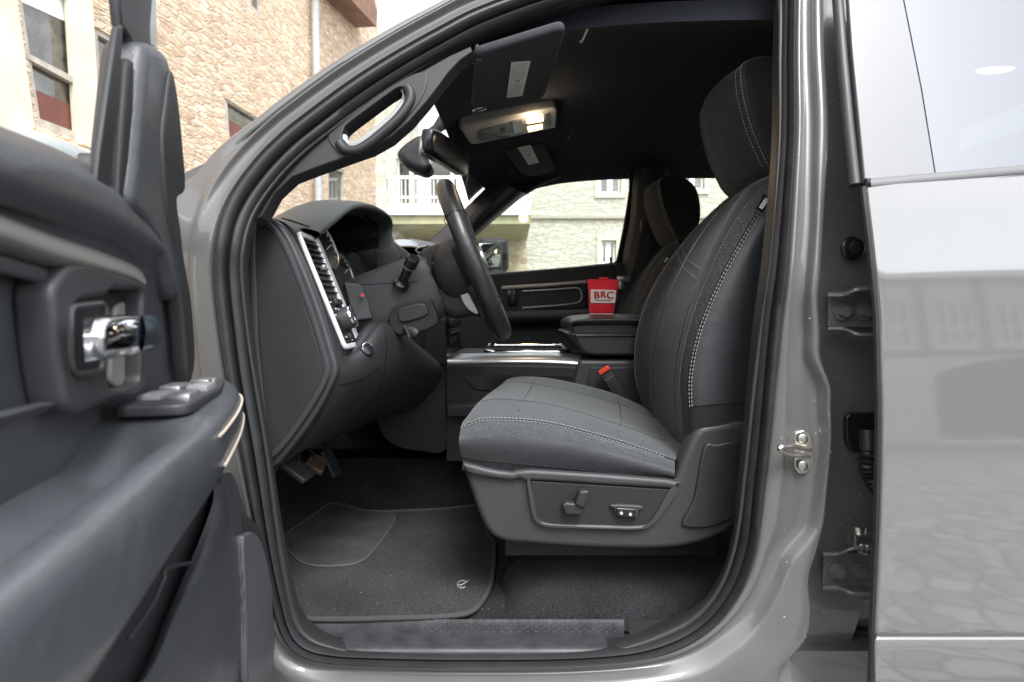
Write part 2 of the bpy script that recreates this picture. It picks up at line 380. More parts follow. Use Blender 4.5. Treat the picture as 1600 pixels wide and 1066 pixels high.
# keep hole outlines as plain quads on the wall
W5 = [(512, 256), (538, 266), (538, 340), (512, 344)]
wall_strip([W1, W2, W3, W4, W5])
def on_wall_window(q, sash, rail, lo_mat=None, fm=woodg):
    fr = MB().plate([WL(x, y, -.02) for x, y in q], WN, .09, 0, [[V(p) for p in inset3([WL(x, y, -.02) for x, y in q], .06)]]).build('window', fm, hL, weld=False)
    MB().plate([WL(x, y, -.08) for x, y in q], WN, .02).build('pane', gl_house, fr, weld=False)
    if rail: MB().plate([WL(x, y, -.005) for x, y in rail], WN, .07).build('meeting_rail', fm, fr, weld=False)
    if lo_mat is not None: MB().plate([WL(x, y, -.075) for x, y in sash], WN, .012).build('blind', lo_mat, fr, weld=False)
def inset3(pts, d):
    c = sum((V(p) for p in pts), V()) / len(pts); out = []
    for p in pts:
        v = V(p) - c; out.append(c + v * max(.1, 1 - d * 1.4 / v.length))
    return out
on_wall_window(W1, [(50, 138), (115, 166), (118, 212), (57, 192)], [(38, 80), (122, 124), (122, 134), (40, 90)], curtain)
MB().plate([WL(x, y, -.072) for x, y in [(26, -60), (108, -12), (112, 38), (32, 2)]], WN, .01).build('roller_blind', woodw, hL, weld=False)
on_wall_window(W2, [(156, 100), (200, 125), (200, 165), (156, 138)], None, None)
on_wall_window(W3, [(356, 185), (418, 228), (418, 255), (356, 213)], None, curtain)
on_wall_window(W4, None, None, None)
on_wall_window(W5, None, None, None)
# pale stone surround and pilaster beside the sash window
MB().plate([WL(x, y, .06) for x, y in [(113, -40), (144, -25), (160, 240), (130, 225)]], WN, .12, .01).build('pilaster', cream, hL, weld=False)
MB().plate([WL(x, y, .05) for x, y in [(-60, -120), (17, -80), (56, 200), (20, 215), (-60, 190)]], WN, .1, .01).build('surround', cream, hL, weld=False)
MB().plate([WL(x, y, .09) for x, y in [(40, 198), (165, 243), (168, 256), (40, 208)]], WN, .2, .01).build('sill', cream, hL, weld=False)
a, b = WL(490, -60, .12), WL(494, 100, .12)
MB().tube([V((b.x, b.y, .1)), V((b.x, b.y, 12))], .07, 10).build('downpipe', greym, hL)
MB().plate([WL(x, y, .5) for x, y in [(535, -15), (588, 42), (590, 20), (560, -90), (500, -90)]], WN, .5, 0).build('roof', roofm, hL, weld=False)

# second rubble house seen through the windscreen
def flat_house(name, x0, x1, top_z, Y, depth, wallm, label, wins, cat='house', fm=woodw, surround=None):
    cx = (P(x0, 480, Y).x + P(x1, 480, Y).x) / 2
    h = thing(name, (cx, Y + depth / 2, 0), label, cat)
    X0, X1 = P(x0, 480, Y).x, P(x1, 480, Y).x
    holes = [[P(a_, b_, Y), P(c_, b_, Y), P(c_, d_, Y), P(a_, d_, Y)] for a_, b_, c_, d_ in wins]
    MB().plate([V((X0, Y, 0)), V((X1, Y, 0)), V((X1, Y, top_z)), V((X0, Y, top_z))], (0, -1, 0), .4, 0, holes).box2((X0, Y + .41, 0), (X0 + .3, Y + depth, top_z)).box2((X1 - .3, Y + .41, 0), (X1, Y + depth, top_z)).build('wall', wallm, h, weld=False)
    for q, (a_, b_, c_, d_) in zip(holes, wins):
        p0, p1 = q[0], q[2]
        if surround is not None:
            s_ = MB(); e = .16
            s_.box2((p0.x - e, Y - .05, p0.z + .01), (p1.x + e, Y + .1, p0.z + e)); s_.box2((p0.x - e, Y - .06, p1.z - e), (p1.x + e, Y + .1, p1.z - .01))
            s_.box2((p0.x - e, Y - .04, p1.z - .008), (p0.x - .01, Y + .1, p0.z + .008)); s_.box2((p1.x + .01, Y - .04, p1.z - .008), (p1.x + e, Y + .1, p0.z + .008))
            s_.build('window_surround', surround, h)
        fr = MB(); t = .07; yy = Y + .12
        fr.box2((p0.x, yy, p1.z), (p0.x + t, yy + .07, p0.z)); fr.box2((p1.x - t, yy, p1.z), (p1.x, yy + .07, p0.z))
        fr.box2((p0.x + t, yy, p0.z - t), (p1.x - t, yy + .07, p0.z)); fr.box2((p0.x + t, yy, p1.z), (p1.x - t, yy + .07, p1.z + t))
        mx = (p0.x + p1.x) / 2; fr.box2((mx - .09, yy - .01, p1.z + t), (mx + .09, yy + .06, p0.z - t))
        fo = fr.build('window', fm, h)
        MB().box2((p0.x + t, yy + .035, p1.z + t), (p1.x - t, yy + .045, p0.z - t)).build('pane', gl_house, fo)
    return h, X0, X1
h2, _, _ = flat_house('stone_house', 330, 600, 8.2, 15, 6, st_pale, 'pale grey rubble stone house seen low through the windscreen above the dash', [(508, 258, 536, 318), (440, 190, 470, 240)], fm=greym)
MB().tube([P(505, 330, 14.9), P(505, 100, 14.9)], .07, 8).build('downpipe', greym, h2)
h3, dx0, dx1 = flat_house('cream_house', 822, 1900, 9.5, 20, 8, st_cream, 'long cream limewashed house with paired white casements seen through the passenger windows', [(937, 264, 970, 302), (940, 376, 962, 412), (1066, 254, 1100, 296), (1200, 262, 1240, 300), (1420, 262, 1460, 300), (1560, 262, 1600, 300)], surround=cream)
MB().box2((dx0 - .02, 19.9, P(900, 342, 20).z), (dx1, 20.0, P(900, 337, 20).z)).build('string_course', mat('string course', (.4, .37, .3), .9), h3)
MB().tube([(dx0 - .12, 19.8, .1), (dx0 - .12, 19.8, 9.4)], .09, 8).build('downpipe', greym, h3)
# annexe with glazed gallery and railed deck
h4 = thing('gallery_annexe', (P(710, 480, 18).x, 19, 0), 'pale glazed gallery annexe with a railed deck between the stone and cream houses', 'annexe')
Y = 17.0; xa, xb = P(582, 480, Y).x, P(826, 480, Y).x
MB().box2((xa, Y - 1.6, P(0, 350, Y).z), (xb, Y + 2, P(0, 334, Y).z)).build('deck', mat('pale deck', (.72, .72, .7), .6), h4)
MB().box2((xa, Y - 1.5, P(0, 362, Y).z), (xb, Y + 2, P(0, 351, Y).z)).build('soffit', green, h4)
MB().box2((xa, Y + 2.05, 0), (xb, Y + 2.4, P(0, 351, Y).z)).build('wall', st_yel, h4)
MB().box2((xa, Y - .2, P(0, 250, Y).z), (xb, Y + 2.2, P(0, 236, Y).z)).build('roof', greym, h4)
fr = MB()
for px in (586, 600, 618, 640, 668, 705, 742, 780, 820): fr.box2((P(px, 0, Y).x - .05, Y, P(0, 334, Y).z), (P(px, 0, Y).x + .05, Y + .12, P(0, 250, Y).z))
fo = fr.build('glazing_frame', woodw, h4)
MB().box2((P(604, 0, Y).x, Y + .3, P(0, 333, Y).z), (P(640, 0, Y).x, Y + .34, P(0, 252, Y).z)).build('pane', gl_house, fo)
MB().box2((P(644, 0, Y).x, Y + 2.3, P(0, 333, Y).z), (P(700, 0, Y).x, Y + 2.34, P(0, 252, Y).z)).build('pane', mat('pale pane', (.5, .5, .48), .1), fo)
rl = MB()
for i in range(44):
    x = xa + (xb - xa) * i / 43; rl.box2((x - .012, Y - 1.52, P(0, 334, Y).z), (x + .012, Y - 1.5, P(0, 296, Y).z + .0))
rl.box2((xa, Y - 1.55, P(0, 298, Y).z), (xb, Y - 1.47, P(0, 294, Y).z)); rl.box2((xa, Y - 1.55, P(0, 326, Y).z), (xb, Y - 1.47, P(0, 323, Y).z))
rl.build('railing', woodw, h4)
# building behind the camera, mirrored in the paint of the closed door
h5, rx0, rx1 = None, None, None
h5 = thing('gatehouse', (3, -13, 0), 'half timbered gatehouse behind the viewer mirrored in the closed rear door paint', 'gatehouse')
arch = [V((9.4, -11, 0))] + [V((12.8 - 3.4 * math.cos(t * math.pi / 14), -11, 1.6 + 1.0 * math.sin(t * math.pi / 14))) for t in range(15)] + [V((16.2, -11, 0.0))]
arch[0] = V((9.4, -11, .01)); arch[-1] = V((16.2, -11, .01))
win_h = [[V((x, -11, 3.0)), V((x + .9, -11, 3.0)), V((x + .9, -11, 4.0)), V((x, -11, 4.0))] for x in (-2.5, .5, 4.0, 8.2, 9.6, 11.0, 12.4, 13.8, 15.2)]
MB().plate([V((-9, -11, 0)), V((26, -11, 0)), V((26, -11, 4.9)), V((-9, -11, 4.9))], (0, 1, 0), .4, 0, [arch] + win_h).build('wall', mat('lime plaster', (.55, .54, .5), .9, var=.15, vs=2), h5, weld=False)
MB().box2((-9, -15, 0), (26, -14.6, 4.8)).build('rear_wall', mat('dark passage', (.03, .03, .03), .9), h5)
tb = MB()
for x in (7.8, 9.2, 10.6, 12.0, 13.4, 14.8, 16.3): tb.box2((x, -10.98, 2.8), (x + .16, -10.93, 4.8))
tb.box2((-9, -10.985, 2.62), (26, -10.9, 2.8)); tb.build('timber', mat('old timber', (.12, .08, .06), .8), h5)
for q in win_h:
    f_ = MB(); x = q[0].x
    for k in range(4): f_.box2((x + k * .28, -11.1, 3), (x + k * .28 + .05, -11.05, 4))
    for k in range(3): f_.box2((x, -11.11, 3 + k * .47), (x + .9, -11.06, 3.05 + k * .47))
    fo = f_.build('window', woodw, h5); MB().box2((x, -11.26, 3), (x + .9, -11.12, 4)).build('pane', gl_house, fo)
MB().grid([[(-9.4, -10.6, 4.85), (26.4, -10.6, 4.85)], [(-9.4, -13.5, 6.1), (26.4, -13.5, 6.1)]]).grid([[(-9.4, -10.6, 4.75), (26.4, -10.6, 4.75)], [(-9.4, -10.6, 4.85), (26.4, -10.6, 4.85)]]).build('roof', mat('slate roof', (.11, .11, .12), .7, var=.3, vs=3), h5)

# ================================================================ THE TRUCK
T = thing('pickup_truck', (0.3, 1.83, 0), 'grey pickup truck with its driver door open onto a black cloth interior', 'pickup truck')
# ---- door opening loop (outer edge of the seal)
LO = [(1243, -60), (1243, 0), (1242, 90), (1243, 200), (1238, 300), (1230, 420), (1221, 500), (1212, 600), (1204, 690), (1196, 760), (1189, 820), (1178, 875), (1158, 925), (1122, 972), (1070, 1008), (1000, 1030), (900, 1038), (800, 1040), (700, 1040), (600, 1038), (520, 1034), (470, 1022), (440, 990), (420, 920), (402, 840), (378, 720), (356, 610), (341, 510), (333, 430), (335, 385), (346, 338), (368, 294), (404, 247), (440, 211), (468, 188), (543, 132), (618, 84), (693, 42), (749, 14), (850, -22), (980, -56), (1100, -76), (1200, -80)]
def tumble(z):   # z relative to the camera
    return .99 + max(0, z - .12) * .26
def PT(px, py, off=0):
    y = 1.0
    for _ in range(6): y = tumble(P(px, py, y).z - CAMZ)
    return P(px, py, y + off)
LOOP = resample(spl([PT(*p) for p in LO], 8, True), 260, True)
NL = len(LOOP)
def lnorm(i):
    t = LOOP[(i + 2) % NL] - LOOP[i - 2]; n = V((t.z, 0, -t.x)).normalized()
    c = V((.02, 0, CAMZ - .05)); d = LOOP[i] - c
    return n if n.dot(V((d.x, 0, d.z))) > 0 else -n
NRM = [lnorm(i) for i in range(NL)]
for _ in range(3): NRM = [(NRM[i - 1] + NRM[i] + NRM[(i + 1) % NL]).normalized() for i in range(NL)]
def sweep(prof_at, idx=None, closed=True):
    ii = range(NL) if idx is None else idx; rows = []
    for i in ii:
        pr = prof_at(i % NL); p = LOOP[i % NL]; n = NRM[i % NL]
        rows.append([p + n * d + V((0, dy, 0)) for d, dy in pr])
    return rows
def near(px, py):
    q = PT(px, py); return min(range(NL), key=lambda i: (LOOP[i] - q).length)
def stations(st):
    s = sorted((near(*k), [(d / F, y) for d, y in pr]) for k, pr in st)
    def f(i):
        for k in range(len(s)):
            i0, p0 = s[k]; i1, p1 = s[(k + 1) % len(s)]
            span = (i1 - i0) % NL; off = (i - i0) % NL
            if off <= span and span:
                t = off / span; t = t * t * (3 - 2 * t)
                return [(a[0] + (b_[0] - a[0]) * t, a[1] + (b_[1] - a[1]) * t) for a, b_ in zip(p0, p1)]
        return s[0][1]
    return f
SI = [(0, .012), (3, .002)]
st = [
 ((1243, 0), SI + [(7, -.002), (10, .010), (26, .014), (31, -.002), (36, -.006), (45, -.004), (50, .008), (58, .028), (80, .03), (120, .032)]),
 ((1243, 200), SI + [(7, -.002), (10, .010), (30, .014), (35, -.002), (41, -.006), (50, -.004), (56, .008), (64, .028), (90, .03), (130, .032)]),
 ((1236, 340), SI + [(8, -.002), (12, .010), (34, .015), (39, .000), (43, -.004), (52, .004), (60, .018), (70, .05), (120, .058), (170, .06)]),
 ((1230, 440), SI + [(8, -.002), (13, .012), (34, .016), (38, .002), (44, -.004), (52, .004), (60, .018), (70, .05), (120, .058), (180, .06)]),
 ((1217, 541), SI + [(12, -.002), (18, .012), (42, .018), (48, .006), (56, -.002), (64, .004), (72, .018), (82, .05), (130, .058), (190, .06)]),
 ((1210, 610), SI + [(18, -.002), (26, .010), (66, .018), (76, .010), (84, -.002), (90, .004), (96, .018), (104, .05), (130, .058), (200, .06)]),
 ((1203, 700), SI + [(24, -.002), (32, .010), (76, .018), (86, .010), (92, -.002), (98, .004), (104, .018), (112, .05), (140, .058), (210, .06)]),
 ((1189, 810), SI + [(24, -.002), (34, .010), (72, .016), (84, .008), (94, -.002), (100, .004), (106, .018), (112, .05), (140, .058), (220, .06)]),
 ((1176, 880), SI + [(14, -.002), (22, .012), (40, .014), (50, .004), (60, -.006), (84, -.008), (90, .006), (96, .045), (140, .058), (220, .06)]),
 ((1150, 940), SI + [(12, -.002), (18, .010), (34, .012), (46, .000), (58, -.010), (118, -.012), (124, .006), (130, .045), (160, .058), (240, .06)]),
 ((1110, 985), SI + [(10, -.002), (14, .006), (24, .008), (36, -.004), (52, -.016), (90, -.020), (120, -.020), (140, -.02), (160, -.02), (220, -.02)]),
 ((980, 1033), SI + [(8, .000), (11, .004), (16, .004), (20, -.006), (28, -.020), (60, -.030), (90, -.034), (110, -.036), (150, -.036), (260, -.03)]),
 ((600, 1038), SI + [(8, .000), (11, .004), (16, .004), (20, -.006), (28, -.020), (60, -.030), (90, -.034), (110, -.036), (150, -.036), (260, -.03)]),
 ((430, 960), SI + [(8, .000), (12, .002), (20, .002), (30, -.004), (40, -.004), (46, .004), (56, .010), (70, .012), (90, .012), (110, .012)]),
 ((341, 510), SI + [(6, -.002), (9, -.003), (26, -.004), (32, -.003), (36, .0), (40, .008), (46, .012), (60, .014), (100, .012), (170, .02)]),
 ((340, 365), SI + [(6, -.002), (9, -.003), (24, -.003), (30, -.002), (36, .0), (40, .006), (46, .008), (70, .008), (110, .012), (200, .02)]),
 ((368, 294), SI + [(5, -.001), (9, .003), (24, .006), (30, -.002), (34, -.002), (42, .004), (46, .006), (60, .012), (72, .02), (84, .06)]),
 ((440, 211), SI + [(5, -.001), (9, .004), (22, .008), (27, -.002), (30, -.003), (32, .004), (33, .012), (35, .002), (50, .010), (58, .06)]),
 ((618, 84), SI + [(5, -.001), (9, .004), (20, .008), (26, -.002), (29, -.003), (31, .004), (32, .012), (34, .002), (46, .012), (52, .06)]),
 ((749, 14), SI + [(5, -.001), (9, .004), (20, .008), (26, -.002), (29, -.003), (31, .004), (32, .012), (34, .002), (44, .012), (52, .06)]),
 ((1100, -76), SI + [(5, -.001), (9, .004), (20, .008), (26, -.002), (29, -.003), (31, .004), (32, .012), (34, .002), (44, .012), (52, .06)]),
]
jam = MB(); rows = sweep(stations(st)); cols = len(rows[0])
rows = [spl(r, 3) for r in rows]
jam.grid(rows, False, True)
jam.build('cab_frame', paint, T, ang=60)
jt = tree_of(jam); dm_ = MB()
for i in range(90):
    c_, n_ = hit(jt, random.choice([random.uniform(1292, 1358), random.uniform(1225, 1300)]), random.uniform(60, 1000))
    if c_ is not None and c_.y > .9: dm_.ell(c_, [random.uniform(.0005, .0012)] * 3, None, 6, 4)
dm_.build('dust', mat('pale dust', (.5, .5, .47), .9), T)['kind'] = 'stuff'
# seal : two ribs
_seal0 = [(-.046, .040), (-.045, .022), (-.043, .010), (-.039, .002), (-.033, -.002), (-.027, .002), (-.0245, .009), (-.0235, .012), (-.022, .006), (-.019, -.004), (-.013, -.010), (-.007, -.009), (-.002, -.003), (.001, .006), (.0015, .016)]
def seals(k, m=1.0): return [(a * k * F, b_ * m) for a, b_ in _seal0]
sealp = stations([((1243, 0), seals(.50)), ((1240, 250), seals(.54)), ((1212, 600), seals(.72)), ((1196, 760), seals(.72)), ((1178, 875), seals(.62)), ((1070, 1008), seals(.45)), ((900, 1038), seals(.36, 1.2)), ((520, 1034), seals(.36, 1.2)), ((430, 960), seals(.5)), ((356, 610), seals(.85)), ((341, 510), seals(.9)), ((404, 247), seals(.95)), ((749, 14), seals(.9)), ((1100, -76), seals(.8))])
MB().grid(sweep(sealp), False, True).build('door_seal', rubber, T, ang=70)
# inner trim all round the opening
tA = [(-30, .030), (-34, .014), (-38, .010), (-41, .014), (-38, .03), (-26, .06), (-8, .10)]
tB = [(-23, .030), (-27, .010), (-31, .006), (-34, .010), (-28, .03), (-6, .05), (36, .07)]
tU = [(-14, .030), (-17, .010), (-20, .008), (-23, .012), (-16, .03), (4, .05), (40, .07)]
tC = [(-13, .030), (-16, .012), (-21, .010), (-25, .014), (-24, .03), (-14, .06), (4, .10)]
tS = [(-4, .020), (-6, .012), (-8, .010), (-9, .012), (-10, .03), (-6, .06), (4, .10)]
tR = [(-26, .030), (-29, .012), (-34, .012), (-36, .03), (-30, .06), (-20, .10), (-8, .14)]
trf = stations([((1240, 60), tU), ((1238, 300), tU), ((1204, 690), tB), ((1178, 875), tB), ((1070, 1008), tC), ((900, 1038), tS), ((600, 1038), tS), ((440, 990), tC), ((356, 610), tA), ((341, 510), tA), ((335, 385), tA), ((543, 132), tA), ((749, 14), tR), ((1100, -76), tR)])
MB().grid([spl(r, 3) for r in sweep(trf)], False, True).build('opening_trim', plast, T, ang=60)
MB().plate(PL([(150, 400), (230, 330), (292, 268), (318, 256), (345, 300), (335, 360), (330, 500), (372, 800), (410, 1000), (430, 1200), (150, 1200)], 1.035), (0, -1, 0), .01).build('fender', paint, T, weld=False)
# windscreen pillar gap filler strip and drip line
i0, i1 = near(420, 232), near(1000, -60)
MB().tube([LOOP[i] + NRM[i] * .0355 * 1.0 + V((0, .004, 0)) for i in range(i0, i1)], .0032, 6).build('drip_moulding', rubber, T)

# ---- sill scuff plate
sc = MB()
def sillrow(px): return [P(px, 968, 1.085), P(px, 980, 1.07), P(px, 993, 1.045), P(px, 1004, 1.022), P(px, 1014, 1.005), P(px, 1023, 1.0), P(px, 1027, 1.003)]
sc.loft([sillrow(x) for x in (462, 560, 700, 850, 975)], 3, 1, th=.006, thdir=(0, .3, -1))
sct = tree_of(sc)
for k in range(4):
    for i in range(22):
        px = 668 + i * 13.6 + (6.8 if k % 2 else 0); c, n_ = hit(sct, px, 971.5 + k * 4.6)
        if c is not None and px < 966: sc.tube([c - n_ * .0005, c + n_ * .0012], [.0062, .0052], 6)
sc.build('sill_plate', sillm, T, ang=30)
sc = MB(); sc.loft([[P(x, y0, 1.09), P(x + 4, y0 + 16, 1.05), P(x + 8, y0 + 34, 1.01)] for x, y0 in ((979, 972), (1030, 968), (1075, 957))], 3, 3, th=.006, thdir=(0, .3, -1)); sc.build('sill_end_cap', plast, T)

# ---- headliner
def hx(y): return -.185 + .10 * max(0, (y - 2.0) / .6) ** 2
def hz(X, y):
    t = X - hx(y); base = .50 + .03 * (y - 1.3) + (.13 * (1 - math.exp(-t / .17)))
    edge = max(0, (1.42 - y) / .3) ** 2 * .075 + max(0, (y - 2.35) / .25) ** 2 * .045
    return base - edge + .025 * math.exp(-((y - 1.85) / .5) ** 2) * min(1, t / .4)
ys = [1.19, 1.22, 1.27, 1.36, 1.5, 1.65, 1.83, 2.0, 2.15, 2.3, 2.42, 2.52, 2.6, 2.66]
xs = [0, .02, .05, .1, .16, .24, .34, .5, .7, 1.0, 1.3, 1.6, 1.85]
hr = [[V((hx(y) + x, y, CAMZ + hz(hx(y) + x, y))) for x in xs] for y in ys]
hl = MB(); hl.loft(hr, 2, 2, th=.04, thdir=(0, 0, 1)); hl.build('headliner', liner, T, ang=50)
def HN(X, y):
    e = .004; p = V((X, y, hz(X, y))); a_ = V((X + e, y, hz(X + e, y))) - p; b_ = V((X, y + e, hz(X, y + e))) - p
    n = a_.cross(b_).normalized(); return n if n.z < 0 else -n
def RH(px, py, off=0):
    lo, hi = 1.0, 2.7; best = None
    for k in range(400):
        y = 1.0 + k * 1.7 / 400; p = P(px, py, y)
        if p.z - CAMZ >= hz(p.x, y) - off - (0): best = p; break
    return best or P(px, py, 2.6)
# outer roof skin
MB().loft([[V((hx(1.3) - .01 + x, y, CAMZ + hz(hx(1.3) + x, min(2.3, max(1.4, y))) + .075 * min(1, .25 + x * 2.4) - abs(y - 1.83) ** 2 * .06)) for x in (0, .05, .15, .4, 1.0, 1.9)] for y in (1.13, 1.4, 1.83, 2.3, 2.62)], 3, 3).build('roof_skin', paint, T)
# windscreen
wt = [V((hx(y) - .01, y, CAMZ + hz(hx(y), y) + .012)) for y in (1.15, 1.5, 1.83, 2.2, 2.52)]
wb = [V((-.78 - .1 * (1 - ((y - 1.83) / .8) ** 2), y, CAMZ + .09)) for y in (1.1, 1.45, 1.83, 2.2, 2.58)]
MB().loft([wt, [(p + q) / 2 + V((-.03, 0, .03)) for p, q in zip(wt, wb)], wb], 4, 4).build('windscreen', gl_ws, T)

# ---- driver side windscreen pillar trim with its grab handle
out = [(392, 345), (398, 318), (420, 285), (462, 243), (500, 214), (560, 172), (640, 122), (700, 88), (735, 72), (738, 80), (719, 93), (700, 113), (681, 139), (666, 158), (640, 188), (610, 214), (580, 231), (543, 244), (490, 263), (456, 276), (430, 300), (409, 338)]
hole = [(537, 204), (543, 195), (576, 170), (616, 141), (627, 137), (634, 140), (636, 148), (633, 161), (618, 180), (588, 206), (565, 225), (550, 230), (540, 228), (534, 216)]
yA = lambda px, py: 1.065 + (py < 300) * .0
pm = MB()
def pA(px, py, o=0): return RP(px, py, P(543, 180, 1.075 + o), V((-.10, -1, .30)).normalized())
pn = V((-.10, -1, .30)).normalized()
oo = [pA(*p) for p in out]; hh = spl([pA(*p) for p in hole], 4, True)
pm.plate(oo, pn, .03, .003, [hh], 3); pm.build('pillar_trim', plast_d, T, weld=False, label='upper trim of the near windscreen pillar')
pt_ = bpy.data.objects['pillar_trim']
gh = MB(); gpath = [(530, 222), (540, 234), (556, 236), (575, 226), (598, 208), (622, 186), (638, 164), (641, 148), (634, 136)]
gh.tube(spl([pA(*p, o=-.004) for p in gpath], 6), [.006] + [.0095] * 46 + [.006] * 2, 12, flat=1.2); gh.build('grab_handle', plast_d, pt_)
gi = MB(); gi.tube(spl([pA(*p, o=.012) for p in [(537, 214), (541, 226), (553, 228), (568, 221), (592, 202), (617, 180), (632, 160), (635, 146), (630, 138)]], 5), .0075, 8); gi.build('handle_lining', mat('grey lining', (.30, .305, .31), .45), pt_)
gb = MB(); bz = [(512, 212), (526, 196), (560, 168), (606, 138), (640, 118), (662, 112), (668, 124), (660, 150), (642, 176), (612, 202), (582, 224), (552, 238), (534, 240), (520, 230)]
gb.plate(spl([pA(*p, o=-.003) for p in bz], 3, True), pn, .006, .002, [hh]); gb.build('handle_bezel', plast_d, pt_, weld=False)

# ---- dash : constant section running across the cab
def dsec(y): # section in x,z taken from the near end at y=1.12
    base = [(380, 352), (392, 337), (425, 341), (447, 350), (459, 366), (478, 408), (500, 462), (518, 512), (533, 552), (528, 585), (505, 640), (462, 700), (432, 729), (412, 728)]
    return [V((P(a_, b_, 1.12).x, y, P(a_, b_, 1.12).z)) for a_, b_ in base]
end = dsec(1.10); 
dm = MB()
def low(y, k):
    s_ = dsec(y); 
    for j in range(len(s_)):
        if k: s_[j] = s_[j] + V((-.02 * k, 0, 0))
    return s_
rowsd = []
for y, k, dz in ((1.125, 0, 0), (1.17, 0, 0), (1.255, 0, 0), (1.275, .6, -.01), (1.35, 1.2, -.02), (1.5, 1.2, -.02), (1.6, 1.0, -.01), (1.72, 0, 0), (2.0, 0, 0), (2.5, 0, .0), (2.56, .6, 0)):
    r_ = low(y, k)
    for j in range(0, 7): r_[j] = r_[j] + V((0, 0, dz))
    rowsd.append([r_[0] + V((-.4, 0, -.02))] + r_ + [r_[-1] + V((-.3, 0, .02))])
MBd = dm.loft(rowsd, 3, 1)
dash = dm.build('dashboard', soft, T, ang=40)
MB().plate(spl(dsec(1.1262), 3, True), (0, -1, 0), .012, .001).build('dash_end_wall', plast_d, dash, weld=False)
# end cap
cap = [(386, 345), (392, 338), (400, 337), (422, 341), (436, 349), (449, 364), (462, 388), (480, 430), (500, 484), (516, 535), (525, 566), (526, 584), (518, 604), (498, 642), (470, 682), (444, 714), (430, 729), (414, 728), (404, 650), (394, 540), (386, 440), (384, 380)]
ec = MB().plate(spl(PL(cap, 1.10), 3, True), (0, -1, 0), .03, .006).build('end_cap', plast_l, dash, weld=False)
cin = [(398, 356), (412, 353), (424, 358), (436, 372), (450, 398), (466, 440), (484, 492), (499, 540), (508, 570), (508, 582), (498, 606), (478, 640), (452, 678), (428, 706), (420, 706), (412, 650), (404, 560), (398, 460), (395, 390)]
MB().plate(spl(PL(cin, 1.094), 3, True), (0, -1, 0), .012, .0055, (), 3).build('end_panel', plast, dash, weld=False, label='grained inset panel')
rim = resample(spl(PL(cin, 1.0945), 3, True), 90, True); rc = sum(rim, V()) / 90
MB().tube([p + (p - rc).normalized() * .004 for p in rim], .0062, 8, closed=True, flat=.7).build('panel_ridge', plast_l, dash)
# kick side next to the end cap
MB().plate(PL([(366, 470), (388, 350), (392, 450), (408, 650), (418, 732), (420, 800), (436, 960), (400, 960), (388, 760)], 1.13), (0, -1, 0), .02, .003).build('kick_trim', plast_d, T, weld=False)
# vent and switch bezel on the rear facing dash face
def face(u, v, o=0): # u 0..1 along the near edge top->bottom ; v 0..1 from near to deep
    e0, e1 = P(457, 362, 1.12), P(533, 549, 1.12)
    p = e0.lerp(e1, u); 
    bulge = math.sin(math.pi * u) * .004
    nx = V((.93, 0, .37)).normalized()
    return V((p.x, 1.125 + .128 * v, p.z)) + nx * (o + bulge + .003)
fn = V((e := (P(533, 549, 1.12) - P(457, 362, 1.12))).z * -1, 0, 0) if False else None
e0, e1 = P(457, 362, 1.12), P(533, 549, 1.12); dv = (e1 - e0).normalized(); FN = V((-dv.z, 0, dv.x)).normalized()
FN = FN if FN.x > 0 else -FN; YA = V((0, 1, 0))
def fc(u, v, o=0): p = e0.lerp(e1, u); return V((p.x, 1.126 + .126 * v, p.z)) + FN * (o + .002)
outl = rnd([fc(0, 0.03), fc(0, .97), fc(1, .97), fc(1, .03)], .012)
hol = rnd([fc(.045, .10), fc(.045, .77), fc(.955, .77), fc(.955, .10)], .008)
bzl = MB().plate([p + FN * .008 for p in outl], FN, .009, .003, [[p + FN * .008 for p in hol]], 3).build('vent_bezel', mat('satin bezel', (.80, .81, .83), .32, metal=.35, coat=.5, coatr=.1), dash, weld=False)
MB().plate([fc(.05, .1, .0005), fc(.05, .9, .0005), fc(.95, .9, .0005), fc(.95, .1, .0005)], FN, .004).build('vent_cavity', smooth_b, dash, weld=False)
for i in range(9):
    u = .09 + i * .052
    MB().bevbox(fc(u, .5, .004), (.0012, .040, .0035), .0008, (dv, YA, FN)).build('vent_slat', plast_d, dash)
MB().bevbox(fc(.30, .45, .010), (.005, .009, .006), .002, (dv, YA, FN)).build('vent_tab', satin, dash)
sp_ = MB().plate(rnd([fc(.56, .12, .006), fc(.56, .88, .006), fc(.94, .88, .006), fc(.94, .12, .006)], .006), FN, .006, .001).build('switch_plate', smooth_b, dash, weld=False)
MB().bevbox(fc(.60, .5, .009), (.006, .020, .004), .0018, (dv, YA, FN)).build('dimmer_wheel', plast, dash)
kn = MB(); kc = fc(.75, .52, .006); kn.tube([kc, kc + FN * .014, kc + FN * .020, kc + FN * .022], [.025, .024, .023, .018], 32); kn.build('headlamp_knob', plast_l, dash, ang=30)
MB().tube([kc + FN * .0195, kc + FN * .0225], [.0238, .0222], 32, caps=False).build('knob_ring', chrome, dash)
MB().bevbox(fc(.90, .5, .008), (.006, .012, .003), .001, (dv, YA, FN)).build('bed_lamp_button', plast, dash)
ic = MB()
for a_, b_ in ((.655, .3), (.66, .42), (.655, .56), (.67, .7), (.71, .16), (.90, .25), (.935, .5), (.60, .17), (.60, .83)): ic.box(fc(a_, b_, .0075), (.0012, .0025, .0006), (dv, YA, FN))
ic.box(kc + FN * .0222 + dv * .006, (.0025, .0012, .0005), (dv, YA, FN)); ic.box(kc + FN * .0222 + dv * .009, (.0008, .003, .0005), (dv, YA, FN)); ic.build('switch_markings', winkw, dash)
